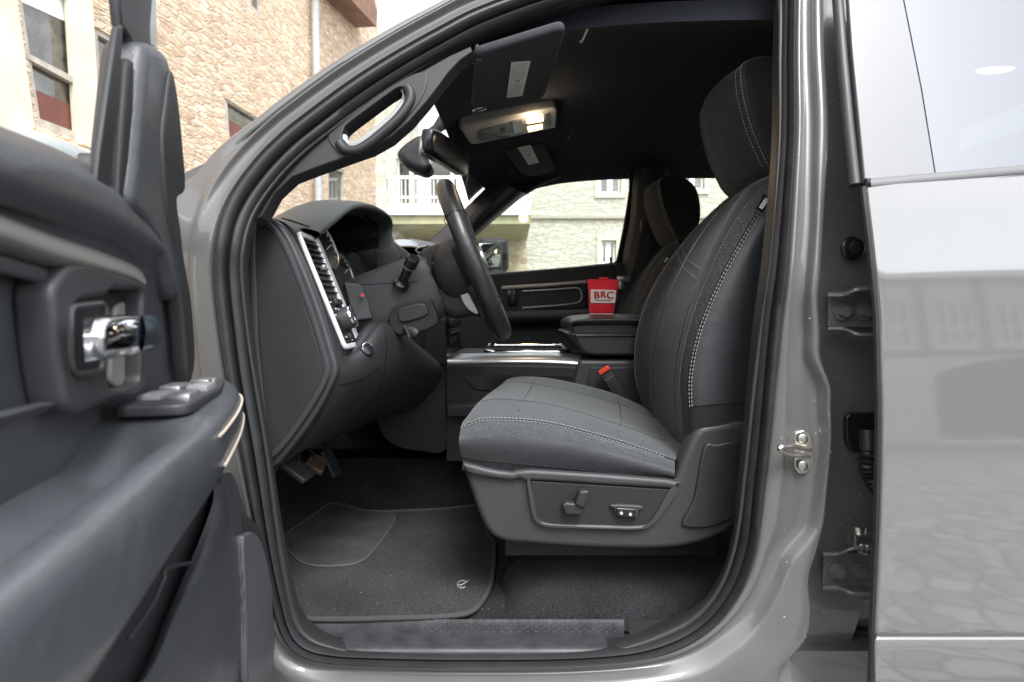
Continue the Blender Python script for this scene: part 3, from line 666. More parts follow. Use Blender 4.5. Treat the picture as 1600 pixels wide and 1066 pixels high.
# small demister vent on top of the dash end
tv = MB()
for i in range(7):
    p = P(447 + i * 5.2, 343 + i * 1.7, 1.17 + i * .006); tv.box(p + V((0, 0, .0005)), (.0010, .012, .0012), (V((1, 0, -.3)).normalized(), V((.35, 1, 0)).normalized(), V((0, 0, 1))))
tv.build('demister_vent', plast_d, dash)
# button with ring
# lower dash / knee panels
k = MB()
k.loft([PL([(535, 549), (533, 554), (531, 562), (530, 574), (527, 588), (515, 612), (490, 654), (460, 694), (434, 727)], 1.118),
        PL([(535, 553), (550, 557), (558, 562), (561, 576), (556, 598), (538, 630), (504, 670), (464, 706), (432, 728)], 1.16),
        PL([(562, 553), (580, 514), (600, 507), (612, 530), (608, 575), (585, 622), (545, 660), (500, 692), (462, 706)], 1.27),
        PL([(560, 560), (590, 508), (630, 520), (650, 560), (640, 600), (606, 640), (560, 664), (515, 690), (470, 700)], 1.42),
        PL([(570, 560), (610, 520), (660, 545), (690, 575), (682, 604), (645, 640), (592, 655), (540, 676), (490, 690)], 1.60)], 4, 4, th=.02, thdir=(-1, 0, 0))
k.build('knee_panel', plast, T, ang=50)
kt = tree_of(k)
def gap(lst, r=.0013): return hits(kt, [(p.x, p.y) for p in spl([V((a_, b_, 0)) for a_, b_ in lst], 8)], .0002)
MB().tube(gap([(529, 600), (548, 597), (570, 588), (594, 572)]), .0016, 5).tube(gap([(600, 512), (603, 545), (598, 590), (575, 630), (540, 668), (512, 694)]), .0016, 5).build('panel_gap', smooth_b, T)
bc, bx_ = hit(kt, 574, 546)
MB().cyl(bc - bx_ * .008, bc + bx_ * .004, .015, n=24, bev=.003).build('start_button', smooth_b, dash)
MB().tube([bc + bx_ * (-.001) + (V((0, 0, 1)) * math.sin(t / 24 * 6.2832) + bx_.cross(V((0, 0, 1))) * math.cos(t / 24 * 6.2832)) * .0145 for t in range(24)], .0014, 6, closed=True).build('button_ring', satin, dash)
# hood lever and fastener
MB().cyl(P(508, 664, 1.2), P(512, 666, 1.19), .010, n=14, bev=.002).build('lower_fastener', plast_d, T)

# ---- instrument hood
lip = [(500, 366, 1.20), (524, 346, 1.27), (552, 324, 1.36), (578, 322, 1.46), (598, 330, 1.54), (613, 345, 1.60), (611, 378, 1.61)]
L0 = PL(lip, 0)
hd = MB()
hd.loft([[p + V((-.05, 0, -.022)) if i else p + V((-.03, .01, -.01)) for i, p in enumerate(L0)], [p + V((-.008, 0, -.010)) for p in L0], L0, [p + V((-.012, 0, .008)) for p in L0], [p + V((-.05, 0, .012)) for p in L0],
         [p + V((-.13, -.02 + .01 * i, .004)) for i, p in enumerate(L0)], [V((p.x - .26, p.y - .04 + .02 * i, p.z * .3 + (CAMZ + .125) * .7)) for i, p in enumerate(L0)], [V((p.x - .5, p.y - .08 + .05 * i, CAMZ + .10)) for i, p in enumerate(L0)]], 5, 4)
hood = hd.build('instrument_hood', soft, dash, ang=60)
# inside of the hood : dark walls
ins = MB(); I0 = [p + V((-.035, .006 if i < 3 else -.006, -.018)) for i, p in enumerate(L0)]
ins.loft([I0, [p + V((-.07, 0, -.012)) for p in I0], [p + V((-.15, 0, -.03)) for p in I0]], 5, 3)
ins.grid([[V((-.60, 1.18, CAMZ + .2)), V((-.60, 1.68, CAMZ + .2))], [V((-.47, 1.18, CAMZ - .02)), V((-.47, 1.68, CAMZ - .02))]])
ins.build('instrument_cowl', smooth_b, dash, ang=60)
for j, (px, py, y, r_) in enumerate(((530, 386, 1.36, .052), (556, 424, 1.50, .048))):
    c = P(px, py, y) + V((-.03, 0, 0)); ax = V((.95, -.1, .3)).normalized(); a1 = V((0, 1, 0)); a1 = (a1 - ax * a1.dot(ax)).normalized(); a2 = ax.cross(a1)
    gf = MB().cyl(c - ax * .01, c, r_, n=36).build('gauge', smooth_b, dash)
    MB().tube([c + (a1 * math.cos(t / 36 * 6.2832) + a2 * math.sin(t / 36 * 6.2832)) * r_ for t in range(36)], .0035, 8, closed=True).build('gauge_ring', satin, dash)
    tk = MB()
    for t in range(13):
        an = -.6 + t * .36; d = a1 * math.cos(an) + a2 * math.sin(an); tk.box(c + d * r_ * .82 + ax * .001, (r_ * .10, .0012, .0006), (d, ax.cross(d), ax))
    tk.box(c + a1 * .01 + ax * .002, (.02, .001, .0006), ((a1 + a2 * .4).normalized(), ax.cross((a1 + a2 * .4).normalized()), ax)); tk.build('gauge_ticks', winkw, dash)
MB().plate(rnd(PL([(548, 352), (606, 352), (613, 376), (640, 396), (652, 440), (560, 470), (540, 440)], 1.66), .01), (0, -1, 0), .03, .004).plate(rnd(PL([(585, 392), (612, 380), (626, 400), (632, 436), (590, 440)], 1.60), .004), (0, -1, 0), .03, .004).build('cluster_side', plast_d, dash)
# trim step beside the column
MB().plate(rnd(PL([(536, 440), (566, 443), (577, 470), (583, 498), (552, 502)], 1.29), .006), (.3, -1, .1), .1, .004).build('column_side_trim', plast_l, dash, weld=False)
MB().cyl(P(565, 461, 1.29), P(566, 461.5, 1.283), .0045, n=12).build('warning_lamp', mat('dim red lens', (.5, .08, .06), .2), dash)
# passenger side of the dash : satin bezel, centre vents
MB().loft([PL([(610, 378), (632, 374), (660, 380), (690, 392)], 1.72), PL([(612, 386), (636, 384), (662, 388), (694, 400)], 1.70)], 4, 2, th=.01, thdir=(-1, 0, 0)).build('dash_top_trim', satin, dash)
MB().loft([PL([(600, 388), (636, 386), (662, 390), (700, 402)], 1.72), PL([(640, 440), (655, 450), (680, 455), (720, 460)], 1.72)], 3, 2, th=.02, thdir=(-1, 0, 0)).build('dash_mid_panel', plast_d, dash)
MB().tube([P(668 + 17 * math.cos(t / 20 * 6.28), 392 + 6 * math.sin(t / 20 * 6.28), 1.69) for t in range(20)], .004, 6, closed=True).build('centre_vent_ring', chrome, dash)
MB().loft([PL([(640, 384), (700, 392), (760, 400)], 2.3), PL([(640, 372), (700, 384), (760, 396)], 2.5)], 3, 2).build('dash_far_top', soft, dash)

# ---- steering column and wheel
C = P(742, 408, 1.38); dn = V((.368, 0, -.93)).normalized(); ax = V((.93, 0, .368)).normalized(); YV = V((0, 1, 0))
def SW(a_, r_, h=0): return C + YV * (math.sin(a_) * r_) - dn * (math.cos(a_) * r_) + ax * h
col = MB(); secs = []
for t, up_, dnn, hw in ((-.36, .055, .075, .072), (-.28, .066, .085, .075), (-.20, .066, .10, .072), (-.125, .062, .10, .068), (-.10, .055, .09, .062)):
    o = C + ax * t; s_ = []
    for k_ in range(20):
        an = 2 * math.pi * k_ / 20; cy, cz = math.cos(an), math.sin(an)
        e = lambda v: math.copysign(abs(v) ** .6, v)
        s_.append(o + YV * (e(cy) * hw) - dn * (e(cz) * (up_ if cz > 0 else dnn)))
    secs.append(s_)
col.loft(secs, 2, 3, cu=True); col.add(secs[-1], [tuple(range(20))])
colo = col.build('steering_column', plast_l, T, ang=45)
# split line and stalk
sb, se = P(628, 441, 1.30), P(647, 402, 1.255); sdv = (se - sb).normalized()
stl = MB(); stl.tube([sb - sdv * .01, sb, sb + sdv * .004, sb + sdv * .006, se - sdv * .03, se - sdv * .026, se - sdv * .004, se], [.019, .018, .012, .0105, .0115, .0145, .0145, .0115], 20); stl.build('indicator_stalk', smooth_b, colo, ang=35)
MB().tube([se - sdv * .0285, se - sdv * .0265], [.0150, .0150], 20).build('stalk_band', satin, colo)
colt = tree_of(col)
MB().tube(hits(colt, [(548 + q * 4.6, 446 - q * .25) for q in range(24)], .0003), .0009, 5).build('column_split_line', smooth_b, colo)
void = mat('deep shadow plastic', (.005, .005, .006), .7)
# recess under the column with tilt lever
rc_ = [(607, 497), (616, 480), (628, 474), (668, 466), (678, 480), (684, 497), (682, 508), (660, 518), (626, 524), (612, 516)]
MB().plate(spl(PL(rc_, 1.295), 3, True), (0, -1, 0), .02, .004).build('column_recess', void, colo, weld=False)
MB().plate(spl(PL([(622, 487), (630, 480), (660, 474), (668, 486), (664, 494), (628, 504)], 1.29), 3, True), (0, -1, 0), .012, .003).build('recess_pad', plast_d, colo, weld=False)
MB().tube(spl(PL([(630, 512, 1.29), (642, 518, 1.285), (652, 524, 1.28)], 0), 3), [.006, .008, .009, .011, .012, .012, .008], 10, flat=.6).tube(PL([(634, 510, 1.28), (640, 528, 1.275)], 0), .004, 6).build('tilt_lever', plast_d, colo)
# wheel
rim_ = MB(); rp = [SW(2 * math.pi * i / 72, .176) for i in range(72)]
rr = [.0212 + .0012 * math.cos(2 * (2 * math.pi * i / 72)) for i in range(72)]
rim_.tube(rp, rr, 20, closed=True, flat=1.12, up=ax); wheel = rim_.build('steering_wheel', leather, T)
hub = MB()
def hubsec(sc_, h): return [C + YV * (math.cos(t / 24 * 6.2832) * .078 * sc_) - dn * (math.sin(t / 24 * 6.2832) * .072 * sc_ - .008) + ax * h for t in range(24)]
hub.loft([hubsec(.55, -.105), hubsec(.95, -.085), hubsec(1.12, -.05), hubsec(1.05, -.02), hubsec(.95, .0), hubsec(.8, .012), hubsec(.4, .02), hubsec(.05, .022)], 1, 3, cu=True)
hub.build('hub', plast, wheel, ang=60)
def spoke(an, w0, w1, h0=-.03, mt=plast_d, nm='spoke', r0=.05, r1=.170, th=.016):
    m = MB(); secs = []
    for k_ in range(7):
        t = k_ / 6; r_ = r0 + (r1 - r0) * t; w_ = w0 + (w1 - w0) * (t ** 1.6); hh_ = h0 * (1 - t) ** 1.5 ; d = (SW(an, 1) - C).normalized(); s_ = ax.cross(d)
        o = C + d * r_ + ax * hh_; tt = th * (1 - .35 * t)
        secs.append([o + s_ * (w_ * math.copysign(abs(math.cos(a_)) ** .7, math.cos(a_))) + ax * (tt * math.sin(a_)) for a_ in [2 * math.pi * q / 14 for q in range(14)]])
    m.loft(secs, 1, 2, cu=True); return m.build(nm, mt, wheel, ang=60)
spoke(-math.pi / 2 - .05, .050, .062, -.03, leather, th=.022); spoke(math.pi / 2 + .05, .045, .040, -.02, leather)
spoke(math.pi * .84, .030, .026, -.035, plast, th=.024); spoke(-math.pi * .84, .034, .030, -.035, plast, th=.026)
spoke(-math.pi * .70, .009, .010, .0, satin, 'spoke_insert', .07, .158, .014)
spoke(-math.pi * .52, .012, .004, .004, satin, 'spoke_insert', .06, .12, .016)
MB().cyl(C + ax * .018, C + ax * .026, .03, n=28, bev=.003).build('hub_emblem', satin, wheel)
MB().plate(spl(PL([(652, 396), (688, 378), (712, 384), (728, 420), (748, 462), (768, 500), (738, 494), (706, 498), (676, 474), (656, 436)], 1.33), 4, True), (0, -1, 0), .12, .02, (), 4).build('back_cover', plast_d, wheel, ang=80, weld=False)
MB().plate(spl(PL([(718, 446), (727, 450), (738, 468), (748, 490), (734, 486), (722, 470)], 1.322), 4, True), (0, -1, 0), .01, .002).build('spoke_insert', satin, wheel, weld=False)
spk = MB().bevbox(P(684, 420, 1.322), (.010, .004, .019), .003, (V((1, 0, .3)).normalized(), YV, V((-.3, 0, 1)).normalized())).build('audio_switch', smooth_b, wheel)
stn = MB(); stn.stitch([SW(math.radians(a_), .160, .004) for a_ in range(20, 160, 3)], .003, .003, .0008); stn.build('rim_stitching', mat('grey thread', (.2, .2, .2), .7), wheel)
for a_ in (-62, 62, -128, 128):
    t = math.radians(a_); d = (SW(t, 1) - C).normalized(); c_ = SW(t, .176)
    MB().tube([c_ + (d * math.cos(q / 16 * 6.2832) + ax * math.sin(q / 16 * 6.2832) * 1.1) * .0226 for q in range(16)], .0009, 5, closed=True).build('rim_joint', smooth_b, wheel)

# ---- centre stack, tunnel and console
stk = MB(); stk.plate(spl(PL([(580, 530), (620, 505), (660, 498), (690, 499), (697, 504), (698, 560), (698, 640), (697, 704), (660, 706), (625, 700), (600, 684), (588, 650)], 1.70), 3, True), (0, -1, 0), .02, .004)
stk.build('tunnel_side', plast_d, T, weld=False)
MB().plate(rnd(PL([(668, 500), (697, 498), (698, 569), (660, 570)], 1.692), .004), (0, -1, 0), .02, .004).build('tunnel_edge_trim', plast_l, T, weld=False)
cs = MB(); cs.grid([PL([(697, 480), (697, 560), (699, 706)], 1.69), [V((P(697, 480, 1.69).x, 2.0, CAMZ + .01)), V((P(697, 560, 1.69).x + .02, 2.0, P(0, 560, 1.69).z)), V((P(697, 560, 1.69).x + .0, 2.0, P(0, 706, 1.69).z))]])
stack = cs.build('centre_stack', smooth_b, T)
X0 = P(698, 520, 1.70).x + .003
for r_, z_ in enumerate((-.035, -.063, -.090)):
    for q in range(5):
        if r_ == 0: MB().cyl((X0, 1.75 + q * .05, CAMZ + z_), (X0 + .016, 1.75 + q * .05, CAMZ + z_), .014, n=16, bev=.003).build('stack_knob', plast_l, stack)
        else: MB().bevbox((X0 + .004, 1.745 + q * .05, CAMZ + z_), (.005, .019, .009), .0015).build('stack_button', plast_l if q % 2 else plast, stack)
mk_ = MB()
for r_, z_ in enumerate((-.050, -.077)):
    for q in range(5): mk_.box((X0 + .0095, 1.75 + q * .05, CAMZ + z_ + .012), (.0006, .006, .0014))
mk_.build('stack_markings', winkw, stack)
# console body
con = MB(); yn, yf = 1.685, 2.0
con.loft([PL([(698, 557), (760, 556), (850, 556), (907, 560)], yn + .03), PL([(698, 574), (760, 573), (850, 574), (907, 576)], yn), PL([(698, 640), (760, 640), (850, 640), (907, 640)], yn + .01), PL([(698, 720), (760, 720), (850, 720), (907, 720)], yn)], 1, 1)
con.box2(tuple(P(700, 700, 1.75)), tuple(V((P(1100, 700, 1.75).x, 2.0, P(0, 600, 1.75).z))))
console = con.build('centre_console', plast_d, T)
MB().loft([PL([(700, 553), (780, 552), (860, 552), (905, 555)], 1.735), PL([(699, 558), (780, 557), (860, 557), (908, 560)], 1.70), PL([(699, 566), (780, 565), (860, 566), (909, 569)], 1.683), PL([(699, 573), (780, 571), (860, 572), (909, 575)], 1.690)], 4, 4, th=.006, thdir=(0, 1, 0)).build('console_side_trim', satin, console)
z_t = P(0, 553, 1.735).z
MB().plate(rnd([V((P(700, 553, 1.735).x, 1.735, z_t)), V((P(905, 553, 1.735).x, 1.735, z_t)), V((P(900, 553, 1.735).x, 2.0, z_t)), V((P(715, 553, 1.735).x, 2.0, z_t))], .01), (0, 0, 1), .02, .002, [rnd([V((P(762, 553, 1.77).x, 1.765, z_t)), V((P(884, 553, 1.77).x, 1.765, z_t)), V((P(882, 553, 1.77).x, 1.95, z_t)), V((P(762, 553, 1.77).x, 1.95, z_t))], .03)]).build('console_top', plast_l, console, weld=False)
xl, xr = P(758, 553, 1.77).x, P(888, 553, 1.77).x
MB().tube(rnd([V((xl, 1.757, z_t + .003)), V((xr, 1.757, z_t + .003)), V((xr - .003, 1.958, z_t + .012)), V((xl, 1.958, z_t + .012))], .035, 6), .0075, 10, closed=True, flat=.8).build('tray_rim', chrome, console)
MB().box2((xl, 1.76, z_t - .07), (xr, 1.955, z_t - .065)).box2((xl - .0, 1.953, z_t - .07), (xr, 1.957, z_t)).box2((xr - .004, 1.76, z_t - .07), (xr, 1.95, z_t)).box2((xl, 1.76, z_t - .07), (xl + .004, 1.95, z_t)).build('tray_well', plast_d, console)
cc = V((xl + .035, 1.86, z_t - .02)); MB().tube([cc + V((math.cos(t / 20 * 6.28) * .03, math.sin(t / 20 * 6.28) * .045, 0)) for t in range(20)], .003, 6, closed=True).build('cup_ring', satin, console)
MB().plate(rnd(PL([(716, 582), (850, 580), (900, 585), (880, 625), (740, 610)], 1.687), .01), (0, -1, 0), .02, .005).build('console_pocket', smooth_b, console, weld=False)
MB().loft([PL([(700, 632), (730, 630), (760, 628)], 1.66), PL([(700, 638), (730, 636), (760, 634)], 1.64), PL([(700, 650), (730, 650), (760, 650)], 1.645)], 2, 2, th=.02, thdir=(0, 1, 0)).build('shelf_lip', plast_l, console)
MB().plate(rnd(PL([(905, 562), (1030, 562), (1030, 690), (885, 690), (893, 610)], 1.668), .01), (0, -1, 0), .33, .012).build('bin_base', plast_l, console, weld=False)
MB().plate(rnd(PL([(922, 574), (1030, 574), (1030, 690), (905, 690)], 1.663), .006), (0, -1, 0), .02, .003).build('bin_side_panel', plast, console, weld=False)
binb = MB().plate(rnd(PL([(893, 520), (902, 522), (1030, 524), (1030, 556), (930, 556), (912, 553)], 1.655), .008), (0, -1, 0), .34, .008).build('bin', plast, console, weld=False)
# padded lid
lid = MB(); sec = []
for y, ins_, dz in ((1.665, .010, -.006), (1.650, .003, -.002), (1.646, 0, 0), (1.655, 0, .004), (1.70, 0, .010), (1.83, 0, .016), (1.96, 0, .010), (2.0, 0, .004), (2.012, .003, 0), (2.0, .01, -.006)):
    z0 = CAMZ - .068; z1 = CAMZ - .030
    pr = [V((.182 + ins_, y, z0 + ins_)), V((.172 + ins_, y, z0 + .008)), V((.166 + ins_, y, z0 + .022)), V((.170 + ins_, y, z1 - .004 - ins_ + dz * .4)), V((.188 + ins_, y, z1 + .002 - ins_ + dz * .8)), V((.25, y, z1 - ins_ + dz + .004)), V((.33, y, z1 - ins_ + dz + .004)), V((.46, y, z1 - ins_ + dz)), V((.48, y, z0 + .02)), V((.47, y, z0 + ins_))]
    sec.append(pr)
lid.loft(sec, 4, 3, cu=True); lid.add(sec[0], [tuple(range(10))]); lid.build('armrest_lid', leather, console, ang=60)
MB().box2((.185, 1.649, CAMZ - .0705), (.47, 1.66, CAMZ - .068)).build('lid_seam', satin, console)

# ---- seat buckle
bk = MB(); b0, b1 = P(982, 640, 1.635), P(946, 582, 1.62); bd = (b1 - b0).normalized(); bs = bd.cross(V((0, 1, 0))).normalized()
bk.bevbox(b0.lerp(b1, .42), (.017, .010, (b1 - b0).length * .56), .004, (bs, YV, bd)); bko = bk.build('belt_buckle', plast_d, T)
MB().bevbox(b1 + bd * .008, (.0165, .009, .006), .002, (bs, YV, bd)).build('release_button', redp, bko)
MB().box(b1 - bd * .018 - YV * .0105, (.015, .0006, .001), (bs, YV, bd)).build('buckle_line', satin, bko)

# ================================================================ SEAT
seat = MB().box2(tuple(P(790, 868, 1.2)), tuple(V((P(1120, 868, 1.2).x, 1.22, P(0, 845, 1.2).z)))).box2((-.0, 1.52, P(0, 868, 1.2).z), (.42, 1.55, P(0, 845, 1.2).z)).box2((.0, 1.16, P(0, 850, 1.16).z), (.42, 1.6, P(0, 760, 1.16).z))
seat = seat.build('seat', plast_d, T, label='driver seat')
cu = [
 PL([(727, 735), (745, 738), (770, 742), (850, 748), (950, 753), (1020, 756), (1052, 756)], 1.14),
 PL([(721, 712), (738, 716), (765, 720), (850, 728), (950, 738), (1020, 746), (1054, 748)], 1.118),
 PL([(717, 690), (732, 691), (762, 692), (850, 699), (950, 716), (1020, 733), (1054, 742)], 1.110),
 PL([(720, 671), (735, 664), (765, 658), (850, 663), (950, 688), (1020, 710), (1054, 722)], 1.122),
 PL([(723, 660), (740, 648), (772, 642), (855, 647), (952, 671), (1024, 697), (1060, 712)], 1.16),
 PL([(729, 655), (746, 632), (780, 624), (862, 633), (956, 660), (1026, 685), (1066, 700)], 1.23),
 PL([(738, 660), (752, 625), (786, 614), (866, 626), (958, 652), (1022, 674), (1060, 690)], 1.34),
 PL([(750, 655), (764, 616), (796, 605), (868, 617), (958, 640), (1016, 660), (1050, 672)], 1.44),
 PL([(762, 650), (776, 608), (804, 597), (868, 606), (956, 628), (1010, 648), (1040, 660)], 1.52),
 PL([(772, 646), (786, 601), (812, 590), (868, 594), (952, 614), (1004, 636), (1032, 650)], 1.575),
 PL([(780, 646), (794, 604), (818, 594), (868, 598), (948, 617), (1000, 640), (1028, 654)], 1.615),
 PL([(784, 660), (798, 630), (820, 622), (868, 630), (946, 650), (996, 668), (1024, 680)], 1.63)]
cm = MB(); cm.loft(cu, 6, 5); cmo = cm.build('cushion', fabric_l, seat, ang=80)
# side panel of the cushion (smoother cloth) sits just outside the seam
sd_ = MB(); off = V((0, -.0016, 0)); sd_.loft([[p + off for p in cu[k_]] for k_ in (1, 2)] + [[p + off * .8 for p in cu[3]]], 6, 4); sd_.build('cushion_side', fabric_s, seat, ang=80)
ctr = [spl(r_, 6) for r_ in cu]
for dq in (0, .0065):
    MB().stitch([p.lerp(q, dq / .03) + V((0, -.002, .0025)) for p, q in zip(ctr[3], ctr[4])][0:34], .0045, .0028, .00085).build('stitching', thread, seat)
MB().stitch([ctr[9][i_] + V((0, -.001, .002)) for i_ in range(6, 32)], .0045, .0028, .0007).build('stitching', thread, seat)
MB().tube([p + V((0, -.001, .0)) for p in spl(cu[1], 5)], .0016, 6).tube([p + V((0, -.001, .001)) for p in spl([cu[3][i].lerp(cu[4][i], .12) for i in range(7)], 5)], .0013, 6).build('cushion_piping', fabric, seat)
# crease lines across the cushion
cz_ = MB()
for ci in (15, 25): cz_.tube([ctr[k_][ci] + V((0, 0, -.0002)) for k_ in range(4, 11)], .0014, 5)
cz_.tube([ctr[5][i_] + V((0, 0, -.0004)) for i_ in range(7, 33)], .0012, 5); cz_.tube([ctr[8][i_] + V((0, 0, -.0004)) for i_ in range(7, 33)], .0012, 5)
cz_.build('cushion_seam', fabric, seat)

# backrest
bk_rows = [
 [(1105, 690), (1030, 680), (1035, 690), (1052, 695), (1068, 700), (1074, 695), (1084, 690), (1128, 684), (1180, 680)],
 [(1100, 640), (1006, 625), (1020, 640), (1040, 655), (1060, 668), (1064, 664), (1082, 655), (1126, 650), (1182, 645)],
 [(1095, 560), (995, 565), (1014, 577), (1036, 584), (1054, 592), (1058, 590), (1081, 588), (1130, 586), (1188, 585)],
 [(1106, 490), (1003, 500), (1022, 507), (1046, 510), (1066, 515), (1071, 513), (1097, 513), (1146, 513), (1196, 513)],
 [(1128, 430), (1031, 435), (1049, 438), (1070, 438), (1091, 435), (1098, 431), (1132, 432), (1172, 432), (1208, 432)],
 [(1150, 370), (1077, 371), (1090, 368), (1108, 364), (1125, 357), (1134, 352), (1171, 362), (1198, 368), (1222, 372)],
 [(1180, 322), (1128, 320), (1139, 311), (1155, 302), (1168, 294), (1178, 294), (1202, 314), (1222, 330), (1240, 340)],
 [(1205, 304), (1166, 296), (1175, 288), (1190, 279), (1203, 274), (1212, 278), (1224, 298), (1238, 314), (1250, 324)],
 [(1215, 310), (1190, 300), (1196, 294), (1206, 288), (1214, 284), (1221, 288), (1232, 304), (1240, 316), (1252, 326)]]
yc = [1.60, 1.605, 1.53, 1.40, 1.25, 1.18, 1.118, 1.108, 1.13]
bk_rows = [[P(a_, b_, y) for (a_, b_), y in zip(r_, yc)] for r_ in bk_rows]
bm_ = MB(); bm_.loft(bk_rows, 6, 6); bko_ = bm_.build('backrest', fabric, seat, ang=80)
br = [spl(r_, 6) for r_ in bk_rows]; colsb = [spl([r_[k_] for r_ in br], 6) for k_ in range(len(br[0]))]
def strip(k0, k1, mt, nm, off_, i0=0, i1=None, lab=None):
    rr_ = []
    for k_ in range(k0, k1 + 1):
        rr_.append([p + V(off_) for p in colsb[k_][i0:i1]])
    m = MB().grid(rr_); return m.build(nm, mt, seat, ang=80, label=lab)
strip(32, 35, fabric_t, 'backrest_bolster', (-.0012, -.0012, 0), 2, 44)
strip(36, 46, fabric_s, 'backrest_side', (-.0006, -.0018, 0), 8, 46)
class _S:
    def stitch(s, *a): MB().stitch(*a).build('stitching', thread, seat)
bs_ = _S()
for k_, f_ in ((35, .6), (36, .25)):
    bs_.stitch([colsb[k_][i].lerp(colsb[k_ + 1][i], f_) + V((-.0022, -.0022, 0)) for i in range(8, 46)], .0048, .003, .001)
bs_.stitch([colsb[32][i] + V((-.002, -.002, 0)) for i in range(8, 44)], .003, .003, .0005)
bs_.stitch([colsb[8][i] + V((-.002, -.002, .0)) for i in range(8, 40)], .0045, .0028, .0006)
bkt = tree_of(bm_)
for pts in ([(1066, 384), (1070, 398), (1080, 410), (1096, 421)], [(1058, 394), (1064, 410), (1074, 424), (1092, 437)], [(1140, 318), (1158, 302), (1178, 288), (1200, 279)]):
    q_ = hits(bkt, [(p.x, p.y) for p in spl([V((a_, b_, 0)) for a_, b_ in pts], 8)], .0015)
    if len(q_) > 3: bs_.stitch(q_, .0045, .0028, .0007)
bse = MB()
for k_ in (14, 25): bse.tube([colsb[k_][i] + V((-.0002, -.0002, 0)) for i in range(8, 42)], .0018, 5)
bse.tube([P(*a_) for a_ in [(1092, 662, 1.12), (1130, 657, 1.112), (1180, 650, 1.13)]], .002, 5)
bse.build('backrest_seam', smooth_b, seat)
# tag on the seam
tgc = P(1192, 318, 1.10); td = (P(1184, 330, 1.1) - P(1200, 306, 1.1)).normalized(); tn = td.cross(YV)
tgo = MB().bevbox(tgc, (.0155, .002, .009), .0008, (td, YV, tn)).build('seam_tag', smooth_b, seat)
tp = MB()
for q in range(5): tp.box(tgc + V((0, -.0023, 0)) + td * (-.009 + q * .0045) + tn * .001, (.0016, .0002, .0042 if q % 2 else .0036), (td, YV, tn))
tp.build('tag_print', winkw, seat)
# headrest
ho = [(1161, 100), (1158, 122), (1162, 152), (1173, 194), (1188, 232), (1204, 262), (1226, 276), (1256, 262), (1272, 200), (1262, 130), (1228, 96), (1190, 88)]
H0 = PL(ho, 1.25); hc = sum(H0, V()) / len(H0)
hs_ = []
for y, s_, fx in ((1.262, .0, 0), (1.258, .55, 0), (1.25, .86, 0), (1.243, .955, 0), (1.25, .995, 0), (1.27, 1.0, .0), (1.33, 1.02, -.010), (1.39, 1.02, -.013), (1.45, 1.02, -.010), (1.505, 1.0, 0), (1.525, .97, 0), (1.532, .88, 0), (1.526, .6, 0), (1.52, .0, 0)):
    hs_.append([V((hc.x + (p.x - hc.x) * s_ + (fx if p.x < hc.x else 0), y, hc.z + (p.z - hc.z) * s_)) for p in H0])
hm = MB(); hm.loft(hs_, 5, 3, cu=True); hm.build('headrest', fabric, seat, ang=80)
hst = _S()
ol = spl([hs_[4][i] for i in range(12)], 6, True); ol2 = spl([hs_[5][i] for i in range(12)], 6, True)
seg = [ol[i % 72] for i in range(-2, 30)]; seg2 = [ol2[i % 72] for i in range(-2, 30)]
hst.stitch([p + V((-.0018, -.002, 0)) for p in seg], .0045, .0028, .0009); hst.stitch([p + V((-.003, .002, 0)) for p in seg2], .0045, .0028, .0009)
MB().tube([hc + V((.0, .07, -.08)), hc + V((.03, .07, -.2))], .006, 10).tube([hc + V((0, .21, -.08)), hc + V((.03, .21, -.2))], .006, 10).build('headrest_post', chrome, seat)

# passenger seat : same seat moved across the cab
SEATP = [o for o in T.children if o.name == 'seat'][0]
s2 = SEATP.copy(); scene.collection.objects.link(s2); s2.parent = T; s2.matrix_parent_inverse = SEATP.matrix_parent_inverse.copy(); s2.location = (.078, .98, -.02); s2['label'] = 'passenger seat across the console'
for ch in list(SEATP.children):
    c_ = ch.copy(); scene.collection.objects.link(c_); c_.parent = s2; c_.matrix_parent_inverse = ch.matrix_parent_inverse.copy()
# side shield (driver seat only, facing the open door)
sh = MB(); so_ = [(722, 724), (730, 727), (760, 735), (802, 741), (830, 740), (1000, 752), (1050, 752), (1058, 742), (1072, 706), (1086, 678), (1100, 666), (1130, 662), (1172, 661), (1175, 690), (1170, 760), (1156, 815), (1130, 836), (1100, 848), (1060, 857), (1000, 860), (900, 857), (820, 851), (790, 848), (766, 836), (750, 808), (738, 775), (728, 745)]
sh.plate(spl(PL(so_, 1.105), 2, True), (0, -1, 0), .05, .012, (), 4); sh.build('side_shield', plast_l, seat, weld=False)
led = [(724, 724), (760, 733), (802, 739), (832, 735), (1042, 750), (1062, 758), (1052, 767), (1042, 784), (1026, 812), (1010, 826), (985, 832), (860, 826), (842, 820), (833, 806), (822, 752), (800, 752), (760, 747), (730, 740)]
pan = rnd(PL([(829, 752), (1056, 766), (1022, 814), (1006, 824), (852, 820), (838, 810)], 1.090), [.004, .004, .02, .02, .02, .02])
MB().plate(spl(PL(led, 1.094), 2, True), (0, -1, 0), .02, .007, [pan], 3).build('shield_ridge', plast_l, seat, weld=False)
MB().plate(rnd(PL([(829, 752), (1056, 766), (1022, 814), (1006, 824), (852, 820), (838, 810)], 1.098), [.004, .004, .02, .02, .02, .02]), (0, -1, 0), .01, .001).build('control_panel', smooth_b if False else plast_d, seat, weld=False)
MB().plate(rnd(PL([(878, 790), (884, 786), (908, 788), (914, 792), (910, 806), (884, 805)], 1.080), .003), (0, -1, 0), .018, .004, (), 3).build('slide_switch', plast, seat, weld=False)
MB().plate(rnd(PL([(898, 788), (906, 768), (920, 767), (921, 774), (912, 796), (906, 794)], 1.074), .004), (0, -1, 0), .022, .004, (), 3).build('recline_switch', plast, seat, weld=False)
